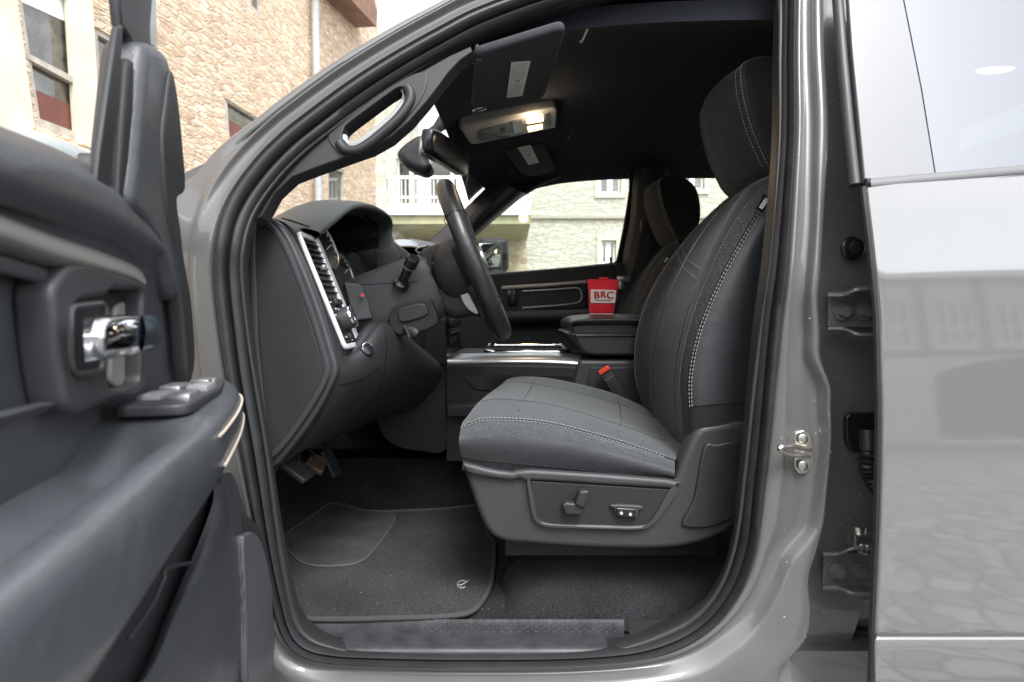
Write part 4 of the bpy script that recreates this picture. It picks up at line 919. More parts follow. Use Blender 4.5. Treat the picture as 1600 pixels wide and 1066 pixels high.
MB().plate(rnd(PL([(952, 790), (966, 789), (1002, 791), (1006, 795), (998, 798), (996, 810), (962, 808), (960, 796)], 1.090), .003), (0, -1, 0), .01, .002).build('lumbar_bezel', plast_l, seat, weld=False)
MB().plate(rnd(PL([(963, 794), (994, 796), (993, 810), (964, 808)], 1.086), .002), (0, -1, 0), .008, .002).build('lumbar_switch', smooth_b, seat, weld=False)
MB().cyl(P(971, 802, 1.086), P(971, 802, 1.082), .003, n=10).cyl(P(985, 804, 1.086), P(985, 804, 1.082), .003, n=10).build('lumbar_dot', satin, seat)
MB().plate(spl(PL([(1100, 700), (1120, 695), (1165, 697), (1160, 790), (1120, 822), (1066, 822), (1085, 780)], 1.098), 3, True), (0, -1, 0), .012, .004).build('shield_recess', plast, seat, weld=False)

# ---- floor, toe board, tunnel
zf = -.605
fl = MB(); fl.grid([[V((x, y, CAMZ + zf + (.0 if x > -.3 else 0) + random.uniform(-.001, .001))) for x in [-.75, -.4, -.2, 0, .2, .4, .6, .8, 1.2, 1.85]] for y in (1.06, 1.12, 1.3, 1.6, 1.74)])
fl.grid([[V((x, 1.74, CAMZ + zf)) for x in (-.75, 0, .6, 1.85)], [V((x, 1.80, CAMZ + zf + .14)) for x in (-.75, 0, .6, 1.85)]])
fl.grid([[V((x, 1.92, CAMZ + zf + .14)) for x in (-.75, 0, .6, 1.85)], [V((x, 1.98, CAMZ + zf)) for x in (-.75, 0, .6, 1.85)], [V((x, 2.62, CAMZ + zf)) for x in (-.75, 0, .6, 1.85)]])
for a_, b_ in ((1.06, 2.62),):
    fl.loft([[V((-0.66, y, CAMZ + zf + .0)) for y in (a_, 1.4, 1.8, 2.2, b_)], [V((-0.76, y, CAMZ + zf + .04)) for y in (a_, 1.4, 1.8, 2.2, b_)], [V((-0.90, y, CAMZ + zf + .20)) for y in (a_, 1.4, 1.8, 2.2, b_)], [V((-0.98, y, CAMZ + zf + .6)) for y in (a_, 1.4, 1.8, 2.2, b_)], [V((-1.04, y, CAMZ + .1)) for y in (a_, 1.4, 1.8, 2.2, b_)]], 3, 3)
fl.build('carpet', carpet, T, ang=60)
# raised carpet step below the seat
MB().loft([PL([(775, 930), (800, 880), (850, 862), (950, 860), (1060, 862), (1130, 860)], 1.24), PL([(780, 948), (808, 912), (860, 896), (950, 896), (1060, 898), (1130, 890)], 1.19), PL([(776, 968), (812, 950), (870, 946), (960, 946), (1060, 946), (1150, 925)], 1.12), PL([(776, 990), (812, 982), (870, 980), (960, 980), (1060, 980), (1160, 980)], 1.10)], 4, 4).build('carpet_step', carpet, T, ang=60)
# belt down the pillar
bp_ = MB(); bp_.loft([[P(1165, 640, 1.10), P(1178, 640, 1.09)], [P(1148, 760, 1.13), P(1164, 760, 1.11)], [P(1138, 870, 1.15), P(1152, 875, 1.13)], [P(1130, 900, 1.16), P(1144, 905, 1.14)]], 2, 3, th=.002, thdir=(0, 1, 0)); bp_.build('seat_belt', fabric, T)
MB().bevbox(P(1141, 882, 1.13), (.008, .004, .012), .002).build('belt_anchor', steel, T)
# cab floor pan below the carpet and rear wall
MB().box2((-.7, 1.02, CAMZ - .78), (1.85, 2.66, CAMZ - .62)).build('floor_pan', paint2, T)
MB().box2((1.86, 1.0, CAMZ - .7), (1.9, 2.66, CAMZ + .66)).build('cab_rear_wall', plast_d, T)

# ---- pedals
def pedal(nm, q, y, th, ribs, mt, arm):
    pts = rnd([P(a_, b_, c_) for a_, b_, c_ in q], .008); n_ = (pts[5] - pts[0]).cross(pts[10] - pts[0]).normalized()
    if n_.z < 0: n_ = -n_
    m = MB().plate(pts, n_, th, .003); o = m.build(nm, mt, T, weld=False)
    r = MB(); A_, B_, C_, D_ = [P(*v) for v in q]
    for i in range(ribs):
        t = (i + 1) / (ribs + 1); r.tube([A_.lerp(D_, t).lerp(B_.lerp(C_, t), .06) + n_ * .001, A_.lerp(D_, t).lerp(B_.lerp(C_, t), .94) + n_ * .001], .0016, 5)
    if ribs: r.build('pedal_ribs', rubber, o)
    MB().tube(spl([P(*v) for v in arm], 4), .009, 8, flat=.5).build('pedal_arm', steel if mt is plast_l else plast_d, o)
pedal('parking_brake_pedal', [(441, 722, 1.22), (462, 712, 1.30), (496, 738, 1.30), (474, 756, 1.22)], 0, .012, 6, plast_l, [(470, 730, 1.28), (462, 700, 1.3), (455, 670, 1.3)])
rust = mat('rusty steel', (.11, .07, .055), .6, metal=.4, var=.4, vs=40)
pedal('brake_pedal', [(478, 722, 1.36), (490, 706, 1.42), (512, 718, 1.42), (502, 744, 1.36)], 0, .012, 0, rust, [(492, 720, 1.4), (480, 690, 1.42), (470, 660, 1.42)])
pedal('accelerator_pedal', [(503, 706, 1.5), (518, 700, 1.54), (535, 738, 1.54), (528, 746, 1.5)], 0, .01, 0, plast, [(515, 712, 1.52), (505, 680, 1.54), (500, 650, 1.55)])

# ---- far side of the cab
def yF(z): return 2.66 - max(0, z - .15) * .12
FY = 2.62
outF = PL([(540, 760), (540, 420), (600, 420), (668, 378), (722, 330), (778, 274), (800, 258), (850, 232), (950, 215), (1500, 190), (1500, 760)], FY)
h1 = rnd(PL([(640, 418), (748, 358), (785, 326), (820, 303), (850, 285), (890, 270), (940, 263), (983, 262), (986, 290), (977, 350), (964, 412), (900, 419), (780, 429), (640, 440)], FY), [.01, .05, .1, .1, .1, .1, .1, .04, .05, .1, .02, .02, .02, .02])
h2_ = rnd(PL([(1043, 395), (1041, 290), (1049, 254), (1120, 248), (1400, 238), (1400, 380)], FY), [.02, .05, .06, .1, .03, .03])
MB().plate(outF, (0, -1, 0), .03, .006, [h1, h2_]).build('far_side_frame', liner, T, weld=False)
for nm_, hq in (('side_window', h1), ('side_window', h2_)): MB().plate([p + V((0, .018, 0)) for p in hq], (0, -1, 0), .004).build(nm_, gl_far, T, weld=False)
MB().tube([p + V((0, -.002, 0)) for p in h1], .007, 6, closed=True).build('window_seal', rubber, T)
MB().tube([p + V((0, -.002, 0)) for p in h2_], .007, 6, closed=True).build('window_seal', rubber, T)
# far windscreen pillar trim with handle
fp = MB(); fp.loft([PL([(668, 380), (722, 332), (778, 275)], 2.56), PL([(690, 392), (740, 340), (796, 290)], 2.50), PL([(700, 404), (750, 356), (815, 300)], 2.52), PL([(700, 412), (752, 362), (822, 303)], 2.60)], 4, 4)
fpo = fp.build('pillar_trim', plast_l, T, ang=70, label='far windscreen pillar trim')
MB().tube(spl(PL([(735, 348, 2.49), (748, 332, 2.48), (762, 318, 2.48), (766, 306, 2.49)], 0), 4), .022, 10, flat=.4).build('grab_handle', plast_d, fpo)
# far door card
fd = MB().plate(rnd(PL([(560, 430), (780, 428), (960, 412), (1000, 410), (1010, 560), (1010, 720), (560, 720)], 2.58), .01), (0, -1, 0), .03, .008).build('door', plast, T, weld=False, label='passenger door card')
MB().plate(rnd(PL([(780, 444), (918, 436), (916, 482), (800, 488), (776, 484)], 2.565), .02), (0, -1, 0), .02, .006).build('door_bezel', plast_d, fd, weld=False)
MB().tube(spl(PL([(784, 450, 2.56), (850, 446, 2.56), (916, 441, 2.56)], 0), 3), .009, 8, flat=.6).build('door_trim_strip', mat('warm satin', (.36, .34, .31), .35, metal=.8), fd)
MB().tube(spl(PL([(816, 455, 2.555), (870, 452, 2.555), (902, 450, 2.555), (908, 458, 2.555), (908, 468, 2.555), (898, 474, 2.555), (860, 478, 2.555), (816, 481, 2.555)], 0), 4), .004, 6).build('door_trim_line', satin, fd)
MB().loft([PL([(760, 486), (850, 484), (925, 482)], 2.56), PL([(760, 488), (850, 486), (925, 484)], 2.47), PL([(760, 500), (850, 498), (925, 497)], 2.46), PL([(760, 508), (850, 506), (925, 505)], 2.50)], 3, 3).build('door_armrest', plast_l, fd)
MB().bevbox(P(800, 465, 2.55), (.02, .01, .035), .004).build('door_handle', smooth_b, fd)
MB().cyl(P(955, 418, 2.585), P(954, 402, 2.585), .005, n=8).build('lock_pin', smooth_b, fd)
# far mirror
fm_ = MB().bevbox(P(772, 400, 2.95), (.075, .07, .085), .03, seg=3).build('wing_mirror', plast_d, T, label='passenger side mirror')
MB().bevbox(P(767, 402, 2.87) + V((.0, 0, 0)), (.058, .004, .068), .003).build('mirror_face', chrome, fm_)
# far centre pillar trim and belt
MB().loft([PL([(990, 262), (984, 340), (972, 412), (970, 520)], 2.60), PL([(1004, 262), (1000, 340), (990, 412), (986, 520)], 2.54), PL([(1034, 258), (1036, 340), (1036, 412), (1036, 520)], 2.54), PL([(1046, 258), (1044, 340), (1044, 412), (1044, 520)], 2.60)], 4, 4).build('centre_pillar_trim', plast_d, T, ang=70)
MB().loft([PL([(1002, 362), (1018, 364)], 2.52), PL([(992, 410), (1008, 412)], 2.52), PL([(980, 446), (1000, 448)], 2.5), PL([(960, 500), (985, 500)], 2.48)], 1, 3, th=.003, thdir=(0, 1, 0)).build('seat_belt', fabric_s, T)
MB().bevbox(P(1008, 354, 2.52), (.02, .012, .025), .005).build('belt_guide', plast, T)
MB().bevbox(P(974, 436, 2.46), (.028, .004, .012), .003).bevbox(P(970, 446, 2.46), (.01, .004, .018), .003).build('belt_tongue', satin, T)

# ---- sun visors, overhead console, mirror
def onroof(px, py, off=.004):
    p = RH(px, py); return p
def visor(q, lab, clip_px, q2, hinge):
    pts = [RH(*v) for v in q]; c = sum(pts, V()) / len(pts); n_ = HN(c.x, c.y)
    pl = [p - n_ * ((p - c).dot(n_)) + n_ * .024 for p in pts]
    # re-aim every corner onto the visor plane
    pl = [RP(v[0], v[1], c + n_ * .024, n_) for v in q]
    o = MB().plate(rnd(pl, .02), n_, .018, .007, (), 3).build('sun_visor', visorm, T, weld=False, label=lab)
    lb = [RP(v[0], v[1], c + n_ * .0255, n_) for v in q2]
    lo = MB().plate(lb, n_, .001).build('warning_label', white, o, weld=False)
    tl = MB(); A_, B_, C_, D_ = lb
    for i in range(17):
        t = .05 + i * .055
        if i in (8, 9): continue
        a1_, b1_ = A_.lerp(D_, t), B_.lerp(C_, t); e_ = random.uniform(.82, .93)
        tl.tube([a1_.lerp(b1_, .08) + n_ * .0004, a1_.lerp(b1_, e_) + n_ * .0004], .0006, 4)
    cq = (A_ + B_ + C_ + D_) / 4; tl.box(cq + n_ * .0004, (.006, .006, .0003), ((B_ - A_).normalized(), (D_ - A_).normalized(), n_)); tl.build('label_print', ink, o)
    cp = RP(*clip_px, c + n_ * .02, n_); u_ = (B_ - A_).normalized(); v_ = n_.cross(u_)
    MB().tube([cp + n_ * .006 + (u_ * math.cos(t / 20 * 6.28) * .016 + v_ * math.sin(t / 20 * 6.28) * .013) for t in range(15)], .0022, 6).build('visor_clip', satin, o)
    MB().bevbox(cp + n_ * .003, (.013, .010, .005), .002, (u_, v_, n_)).build('clip_base', smooth_b, o)
    h_ = RP(*hinge, c + n_ * .02, n_); MB().tube([h_ - n_ * .02, h_ + n_ * .008, h_ + n_ * .008 - u_ * .01], .005, 8).build('visor_pivot', plast, o)
visor([(742, 88), (885, 44), (882, 60), (852, 150), (842, 160), (760, 176), (738, 170)], 'near sun visor', (748, 168), [(799, 98), (829, 96), (816, 150), (792, 153)], (749, 88))
visor([(786, 236), (850, 228), (868, 262), (866, 268), (842, 276), (822, 276), (812, 270)], 'far sun visor', (771, 231), [(809, 231), (829, 227), (842, 254), (826, 258)], (802, 266))
oc = [(719, 203), (724, 196), (868, 168), (871, 172), (869, 200), (738, 227), (732, 224)]
pts = [RH(*v) for v in oc]; c = sum(pts, V()) / len(pts); n_ = HN(c.x, c.y)
def OC(px, py, o=0): return RP(px, py, c + n_ * (.022 + o), n_)
oco = MB().plate(rnd([OC(*v) for v in oc], .01), n_, .03, .007, (), 3).build('overhead_console', mat('grey console plastic', (.26, .25, .235), .5, grain=650, gs=.3), T, weld=False)
MB().plate(rnd([OC(*v, .0015) for v in [(748, 204), (800, 190), (800, 208), (752, 218)]], .008), n_, .004, .001).build('sunglass_door', plast_l, oco, weld=False)
MB().plate(spl([OC(*v, .003) for v in [(752, 207), (780, 214), (798, 213), (776, 218), (752, 220), (748, 212)]], 3, True), n_, .003).build('finger_recess', plast_d, oco, weld=False)
MB().cyl(OC(786, 203, .0), OC(786, 203, .0025), .009, n=14).build('microphone', smooth_b, oco)
MB().plate(rnd([OC(*v, .004) for v in [(800, 191), (816, 188), (818, 206), (803, 209)]], .003), n_, .006, .001).build('rear_window_switch', smooth_b, oco, weld=False)
MB().plate(rnd([OC(*v, .003) for v in [(822, 184), (848, 179), (849, 190), (824, 194)]], .003), n_, .005, .001).build('map_lamp', lamp, oco, weld=False)
lamp2 = emit('lit lamp dim', (1, .66, .32), 1.1)
MB().plate(rnd([OC(*v, .003) for v in [(824, 199), (848, 195), (848, 202), (826, 207)]], .003), n_, .005, .001).build('map_lamp', lamp2, oco, weld=False)
MB().plate(rnd([OC(*v, .003) for v in [(852, 180), (860, 178), (861, 196), (853, 198)]], .003), n_, .005, .001).build('console_button', plast_l, oco, weld=False)
MB().plate([OC(*v, .004) for v in [(823, 195), (850, 190), (850, 192), (823, 198)]], n_, .006, .001).build('lamp_divider', plast_d, oco, weld=False)
ld = bpy.data.lights.new('map_lamp_light', 'POINT'); ld.energy = 0.22; ld.color = (1, .78, .52); ld.shadow_soft_size = .03
lo_ = bpy.data.objects.new('map_lamp_light', ld); scene.collection.objects.link(lo_); lo_.location = OC(836, 192, .03); lo_.parent = T; lo_.matrix_parent_inverse = pinv(T)
dlp = RH(1556, 108); MB().ell(dlp, (.05, .03, .006), None, 20, 8).build('dome_lamp', emit('lit dome lamp', (1, .8, .55), 7), T)
MB().tube([RH(742, 150), RH(735, 152)], .006, 8).build('visor_hook', plast, T)
# small roof hook
MB().tube(spl([RH(906, 64), RH(909, 56) + V((0, 0, -.01)), RH(918, 46)], 4), .0018, 5).build('roof_hook', plast, T)
MB().tube(spl([RH(886, 216), RH(890, 210) + V((0, 0, -.008)), RH(894, 206)], 4), .003, 5).build('roof_hook', plast, T)
# interior mirror with camera cowl
mc = P(697, 240, 1.80); mx_ = (P(728, 262, 1.98) - P(668, 222, 1.70)).normalized()
mirr = MB(); mu = V((.15, 0, 1)).normalized(); mu = (mu - mx_ * mu.dot(mx_)).normalized(); mn = mx_.cross(mu)
mirr.ell(P(698, 240, 1.82), ((P(733, 262, 1.95) - P(662, 224, 1.70)).length / 2 * 1.08, .024, .040), (mx_, mn, mu), 28, 14, .34)
mo = mirr.build('interior_mirror', smooth_b, T, ang=80)
MB().ell(P(662, 226, 1.70), (.012, .017, .032), (V((1, 0, 0)), YV, mu), 16, 10, .7).build('mirror_edge', satin, mo)
cw = MB(); cw.plate(spl(PL([(619, 240), (628, 226), (650, 211), (672, 206), (680, 214), (668, 232), (666, 246), (673, 256), (671, 266), (660, 270), (644, 264), (630, 256)], 1.80), 3, True), (0, -1, 0), .09, .022, (), 4); cw.build('mirror_cowl', plast_d, mo, ang=80, weld=False)
MB().tube(PL([(664, 216, 1.84), (682, 202, 1.84), (694, 190, 1.84)], 0), [.018, .016, .024], 10).build('mirror_stem', plast_d, mo)

# ================================================================ OPEN DOOR
HX, HY = -.5, .95; DA = R(78); eu = V((math.cos(DA), -math.sin(DA), 0)); ev = V((math.sin(DA), math.cos(DA), 0))
def D(px, py, v=0): return RP(px, py, V((HX, HY, 0)) + ev * v, ev)
def DU(u, v, z): return V((HX, HY, CAMZ + z)) + eu * u + ev * v
def DL(l, v=0): return [D(a_[0], a_[1], a_[2] if len(a_) > 2 else v) for a_ in l]
dr = MB()
rows = [
 DL([(-90, 160), (0, 197), (100, 238), (180, 283), (235, 328), (268, 352), (280, 362)], -.02),
 DL([(-90, 168), (0, 206), (100, 246), (180, 290), (232, 333), (262, 357), (276, 372)], .0),
 DL([(-90, 190), (0, 225), (100, 262), (180, 304), (226, 340), (254, 366), (272, 384)], .016),
 DL([(-90, 240), (0, 272), (100, 306), (175, 336), (220, 362), (248, 384), (274, 400)], .022),
 DL([(-90, 285), (0, 318), (100, 346), (170, 370), (216, 396), (246, 412), (276, 424)], .012),
 DL([(-90, 300), (0, 334), (90, 368), (160, 394), (214, 420), (248, 440), (280, 450)], .004),
 DL([(-90, 430), (0, 440), (90, 450), (160, 460), (214, 470), (250, 480), (286, 490)], .0),
 DL([(-90, 640), (0, 625), (90, 610), (160, 600), (214, 598), (256, 596), (300, 596)], .0),
 DL([(-90, 1000), (0, 900), (90, 840), (160, 790), (230, 750), (290, 720), (325, 706)], .0),
 DL([(-90, 1500), (0, 1350), (90, 1260), (180, 1190), (260, 1140), (330, 1110), (380, 1100)], .0)]
dr.loft(rows, 4, 4, th=.05, thdir=tuple(-ev))
door = dr.build('door', doorpl, T, ang=60, label='open driver door')
# brown grey bolster pad
MB().loft([DL([(-90, 300), (0, 334), (80, 366), (150, 390), (205, 412), (222, 424)], .008), DL([(-90, 318), (0, 350), (80, 380), (150, 404), (206, 424), (228, 440)], .026), DL([(-90, 350), (0, 375), (80, 402), (150, 420), (200, 434), (226, 446)], .030), DL([(-90, 385), (0, 402), (80, 425), (120, 440), (180, 452), (216, 458)], .012)], 4, 4).build('door_bolster', doorbr, door, ang=60)
MB().tube(spl(DL([(-90, 395, .016), (0, 412, .016), (50, 426, .016), (86, 438, .016)]), 4), .007, 8, flat=.6).build('door_moulding', doorpl, door)
MB().loft([DL([(-90, 655), (0, 642), (60, 628), (104, 620)], .01), DL([(-90, 668), (0, 652), (60, 636), (104, 628)], .022), DL([(-90, 690), (0, 668), (60, 648), (104, 636)], .01)], 4, 3).build('door_moulding', doorpl, door)
# handle bezel with pocket
bz = rnd(DL([(82, 450), (108, 412), (132, 408), (228, 438), (230, 470), (226, 600), (216, 612), (120, 648), (104, 636), (92, 560)], .03), .012)
bh = rnd(DL([(120, 470), (170, 462), (176, 452), (224, 454), (224, 596), (212, 606), (172, 606), (168, 584), (118, 590), (112, 560)], .03), .010)
MB().plate(bz, ev, .03, .006, [bh], 3).build('handle_bezel', plast_l, door, weld=False)
MB().plate([p - ev * .022 for p in bh], ev, .006).build('handle_pocket', plast, door, weld=False)
MB().plate(rnd(DL([(182, 478), (222, 458), (223, 590), (212, 604), (182, 606), (172, 596), (176, 540)], .012), .008), ev, .01, .003).build('pocket_insert', mat('warm grey insert', (.22, .21, .2), .4), door, weld=False)
MB().tube(rnd(DL([(110, 480), (162, 474), (166, 492), (160, 580), (116, 586), (110, 560)], .031), .008), .0028, 6, closed=True).build('handle_ring', plast_l, door)
# chrome pull
hp = MB(); hp.loft([[D(131, 497, .05), D(131, 530, .058), D(134, 568, .05), D(134, 530, .036)], [D(160, 494, .060), D(162, 526, .070), D(162, 562, .060), D(160, 526, .044)], [D(196, 492, .062), D(200, 520, .074), D(196, 556, .062), D(196, 520, .046)], [D(228, 493, .058), D(234, 516, .070), D(228, 548, .058), D(228, 518, .044)], [D(244, 497, .05), D(249, 516, .055), D(243, 540, .05), D(243, 516, .042)]], 4, 4, cu=True)
hp.build('door_handle', chrome, door, ang=60)
MB().loft([[D(222, 493, .063), D(228, 518, .076), D(222, 550, .062), D(222, 518, .040)], [D(240, 493, .060), D(249, 516, .070), D(240, 546, .058), D(240, 516, .042)], [D(250, 502, .052), D(254, 516, .056), D(250, 534, .052), D(250, 516, .044)]], 4, 3, cu=True).build('handle_end', mat('deep teal plastic', (.02, .035, .045), .15), door)
# armrest
def AR(u, sec_): return [DU(u, v, z) for v, z in sec_]
ar = MB(); secs = []
for u, k_ in ((.105, .42), (.118, .64), (.15, .80), (.20, .92), (.27, 1.03), (.36, 1.12), (.395, 1.13), (.44, 1.14), (.5, 1.15), (.68, 1.2), (.9, 1.2)):
    cup = .05 * min(1, max(0, (u - .375) / .06)); cup = cup
    w_ = .098 * k_; dz = -.004 * (u - .2) / .1; t_ = .035 + .1 * max(0, u - .2)
    secs.append(AR(u, [(0, -.105 + dz - cup * .6), (w_ * .42, -.102 + dz - cup), (w_ * .74, -.103 + dz - cup * .25), (w_ * .95, -.111 + dz), (w_ * 1.04, -.130 + dz), (w_ * 1.03, -.135 + dz - t_ * .6), (w_ * .86, -.14 + dz - t_), (w_ * .5, -.15 + dz - t_ * 1.25), (0, -.16 + dz - t_ * 1.35)]))
ar.loft(secs, 4, 4); ar.add(secs[0], [tuple(range(9))]); ar.build('armrest', mat('armrest vinyl', (.062, .067, .075), .3, spec=.9, coat=.4, coatr=.3, wr=.3, grain=420, gs=.25, gd=.0006, var=.15, vs=5, rvar=.08), door, ang=60)  # lighter version of the door vinyl, colour raised for the armrest highlight
stt = MB(); 
acol = [spl([spl(s_, 4)[k_] for s_ in secs], 6) for k_ in range(33)]
stt.tube([p + ev * .002 for p in acol[15][2:35]], .0016, 6); stt.tube([p + ev * .002 for p in acol[19][2:33]], .0016, 6)
stt.build('armrest_stitching', mat('sand thread', (.45, .40, .33), .7), door)
swp = MB(); zz = -.1000
swp.plate(rnd([DU(.15, .016, zz + .004), DU(.15, .062, zz + .004), DU(.24, .080, zz + .001), DU(.385, .087, zz - .005), DU(.385, .012, zz - .005)], .018), V((0, 0, 1)), .012, .003).build('switch_panel', plast_l, door, weld=False)
for i in range(2):
    for j in range(2):
        MB().bevbox(DU(.262 + i * .062, .034 + j * .030, zz + .004 - i * .002), (.021, .0125, .007), .004, (eu, ev, V((0, 0, 1)))).build('window_switch', satin if (i + j) % 2 == 0 else mat('grey switch', (.2, .2, .21), .35), door)
MB().bevbox(DU(.20, .045, zz + .006), (.009, .012, .003), .002, (eu, ev, V((0, 0, 1)))).build('lock_switch', satin, door)
MB().cyl(DU(.170, .045, zz), DU(.170, .045, zz + .007), .012, n=16, bev=.002).build('mirror_switch', satin, door)
# lower map pocket and lower panel
lp = MB(); lp.loft([DL([(-60, 1250, .07), (60, 1160, .07), (150, 1110, .07), (215, 1066, .07), (262, 960, .07), (305, 860, .07), (328, 800, .068), (334, 770, .06), (330, 740, .03)]),
    DL([(-60, 1280, .085), (60, 1180, .085), (150, 1130, .085), (235, 1066, .085), (285, 960, .085), (325, 880, .085), (346, 815, .08), (350, 780, .07), (345, 740, .035)]),
    DL([(-60, 1400, .085), (60, 1340, .085), (150, 1260, .085), (260, 1180, .085), (320, 1066, .085), (352, 960, .085), (366, 860, .08), (366, 800, .068), (362, 740, .035)]),
    DL([(-60, 1500, .07), (60, 1440, .07), (150, 1380, .07), (280, 1300, .07), (350, 1180, .07), (385, 1066, .07), (396, 930, .07), (390, 830, .06), (372, 760, .03)])], 4, 4)
lp.build('map_pocket', doorpl, door, ang=60)
MB().loft([DL([(338, 700, .02), (345, 770, .03), (356, 830, .05), (365, 930, .055), (372, 1100, .06)]), DL([(352, 770, .035), (362, 790, .05), (372, 830, .068), (380, 930, .075), (388, 1100, .08)]), DL([(372, 800, .035), (392, 812, .055), (410, 840, .07), (425, 930, .078), (444, 1100, .08)]), DL([(376, 780, .01), (400, 812, .03), (416, 840, .045), (434, 930, .05), (454, 1100, .05)])], 4, 4).build('lower_panel', plast, door, ang=60)
spk_ = MB(); gq = spl(DL([(380, 850), (388, 834), (398, 832), (410, 850), (422, 900), (434, 980), (446, 1100), (396, 1100), (386, 960)], .086), 3, True)
spk_.plate(gq, ev, .012, .003); gm = mat('speaker mesh', (.075, .077, .082), .5)
gn = gm.node_tree; tc_ = gn.nodes.new('ShaderNodeTexCoord'); wv = gn.nodes.new('ShaderNodeTexVoronoi'); wv.inputs['Scale'].default_value = 240; wv.inputs['Randomness'].default_value = .1
gn.links.new(tc_.outputs['Object'], wv.inputs['Vector']); rp_ = gn.nodes.new('ShaderNodeMapRange'); rp_.inputs[1].default_value = .25; rp_.inputs[2].default_value = .5; rp_.inputs[3].default_value = .25; rp_.inputs[4].default_value = 1.3
vm_ = gn.nodes.new('ShaderNodeVectorMath'); vm_.operation = 'SCALE'; vm_.inputs[0].default_value = (.075, .077, .082); gn.links.new(wv.outputs[0], rp_.inputs[0]); gn.links.new(rp_.outputs[0], vm_.inputs['Scale']); gn.links.new(vm_.outputs[0], gn.nodes['Principled BSDF'].inputs['Base Color'])
spk_.build('speaker_grille', gm, door, weld=False)
MB().loft([DL([(-90, 1120), (60, 1010), (200, 880), (300, 790), (345, 745)], .05), DL([(-90, 1400), (60, 1290), (200, 1180), (300, 1080), (380, 1040)], .066)], 3, 2).build('pocket_floor', plast_l, door)  # lighter sheet added in the pocket to brighten its shade
MB().tube(spl(DL([(200, 1000), (238, 945), (256, 905), (266, 886), (334, 876)], .072), 5), .0022, 6).build('pocket_divider', plast_l, door)
# sail trim and window frame
MB().plate(spl(DL([(206, 320), (212, 250), (222, 140), (228, 82), (236, 67), (258, 78), (268, 100), (276, 150), (284, 210), (290, 295), (278, 310), (286, 400), (280, 470), (262, 420), (236, 360)], .022), 3, True), ev, .05, .014, (), 4).build('sail_trim', doorpl, door, weld=False)
MB().plate(spl(DL([(256, 220), (262, 160), (270, 110), (280, 160), (287, 230), (291, 296), (278, 312), (284, 360), (288, 400), (300, 470), (306, 560), (296, 596), (288, 500), (276, 400), (262, 320)], .026), 3, True), ev, .02, .005).build('door_edge_trim', plast_d, door, weld=False)
wf = MB(); wf.plate(DL([(150, 300), (156, 240), (170, 140), (184, 44), (193, 40), (188, 140), (178, 240), (172, 312)], .012), ev, .007, .002)
wf.plate(DL([(186, 330), (192, 200), (200, 100), (204, 92), (211, 96), (210, 200), (206, 335)], .014), ev, .012, .005)
wf.plate(DL([(172, 320), (180, 200), (190, 60), (206, 50), (206, 330)], -.004), ev, .012, .002)
wf.plate(DL([(183, -120), (186, 0), (190, 42), (204, 60), (212, 105), (230, 95), (234, 74), (240, 0), (236, -120)], .004), ev, .012, .005); wf.build('window_frame', plast_d, door, weld=False)
MB().plate(DL([(228, -120), (230, 0), (233, 76), (249, 80), (246, 0), (240, -120)], -.004), ev, .014, .006).build('frame_skin', paint, door, weld=False)
# wing mirror beyond the door glass
wm = MB(); wm.ell(D(70, 292, -.20), (.14, .08, .06), (eu, ev, V((0, 0, 1))), 24, 14, .6); wmo = wm.build('wing_mirror', mat('teal grey mirror shell', (.30, .33, .33), .35, coat=.5), door, ang=80)
MB().ell(D(146, 298, -.12), (.035, .04, .05), (eu, ev, V((0, 0, 1))), 20, 12, .6).build('mirror_foot', plast_l, wmo)
# ================================================================ REAR DOOR (closed)
def ry(z): # z relative to camera; skin leans in toward the top
    zz_ = [-.70, -.50, -.30, -.10, .05, .15, .20, .24]; yy_ = [.880, .882, .888, .902, .918, .932, .942, .958]
    for i in range(7):
        if z <= zz_[i + 1]: 
            t = max(0, (z - zz_[i]) / (zz_[i + 1] - zz_[i])); return yy_[i] + (yy_[i + 1] - yy_[i]) * t
    return yy_[-1]
def RD(px, py, off=0):
    y = .9
    for _ in range(6): y = ry(P(px, py, y).z - CAMZ)
    return P(px, py, y + off)
er = [(1354, 293), (1358, 330), (1364, 380), (1370, 440), (1375, 500), (1377, 580), (1378, 660), (1377, 740), (1375, 820), (1372, 900), (1369, 960), (1368, 988)]
rr_ = []
for ex_, ey_ in er:
    a_ = RD(ex_, ey_); top_ = (294 - ey_) < 0
    slope = -.114 * max(0, 1 - (ey_ - 293) / 500)
    row = [a_ + V((.010, .03, 0)), a_ + V((.001, .020, 0)), a_ + V((0, .006, 0)), a_ + V((.002, .001, 0)), a_ + V((.006, 0, 0))]
    for dx in (30, 90, 180, 300, 500, 900): row.append(RD(ex_ + dx, ey_ + slope * dx))
    rr_.append(row)
rd = MB(); rd.loft(rr_, 2, 4)
lower = []
for ey_, off_ in ((988, 0), (991, .0015), (993.5, .0045), (996, .0045), (1000, .002), (1008, .001), (1020, .001), (1060, .003), (1120, .008)):
    a_ = RD(1368 - (ey_ - 988) * .03, ey_, off_); lower.append([a_ + V((.010, .03, 0)), a_ + V((0, .006, 0)), a_ + V((.002, .001, 0)), a_ + V((.006, 0, 0))] + [RD(1368 + dx, ey_, off_) for dx in (30, 180, 500, 900)])
rd.loft(lower, 2, 3)
rdo = rd.build('door', paint_lit, T, ang=50, label='closed rear door skin')
# dark shut line seal along the edge
MB().tube(spl([RD(a_ - 5, b_, .008) for a_, b_ in er] + [RD(1363, 1010, .008), RD(1360, 1100, .008)], 4), .0055, 8).build('edge_seal', rubber, rdo)
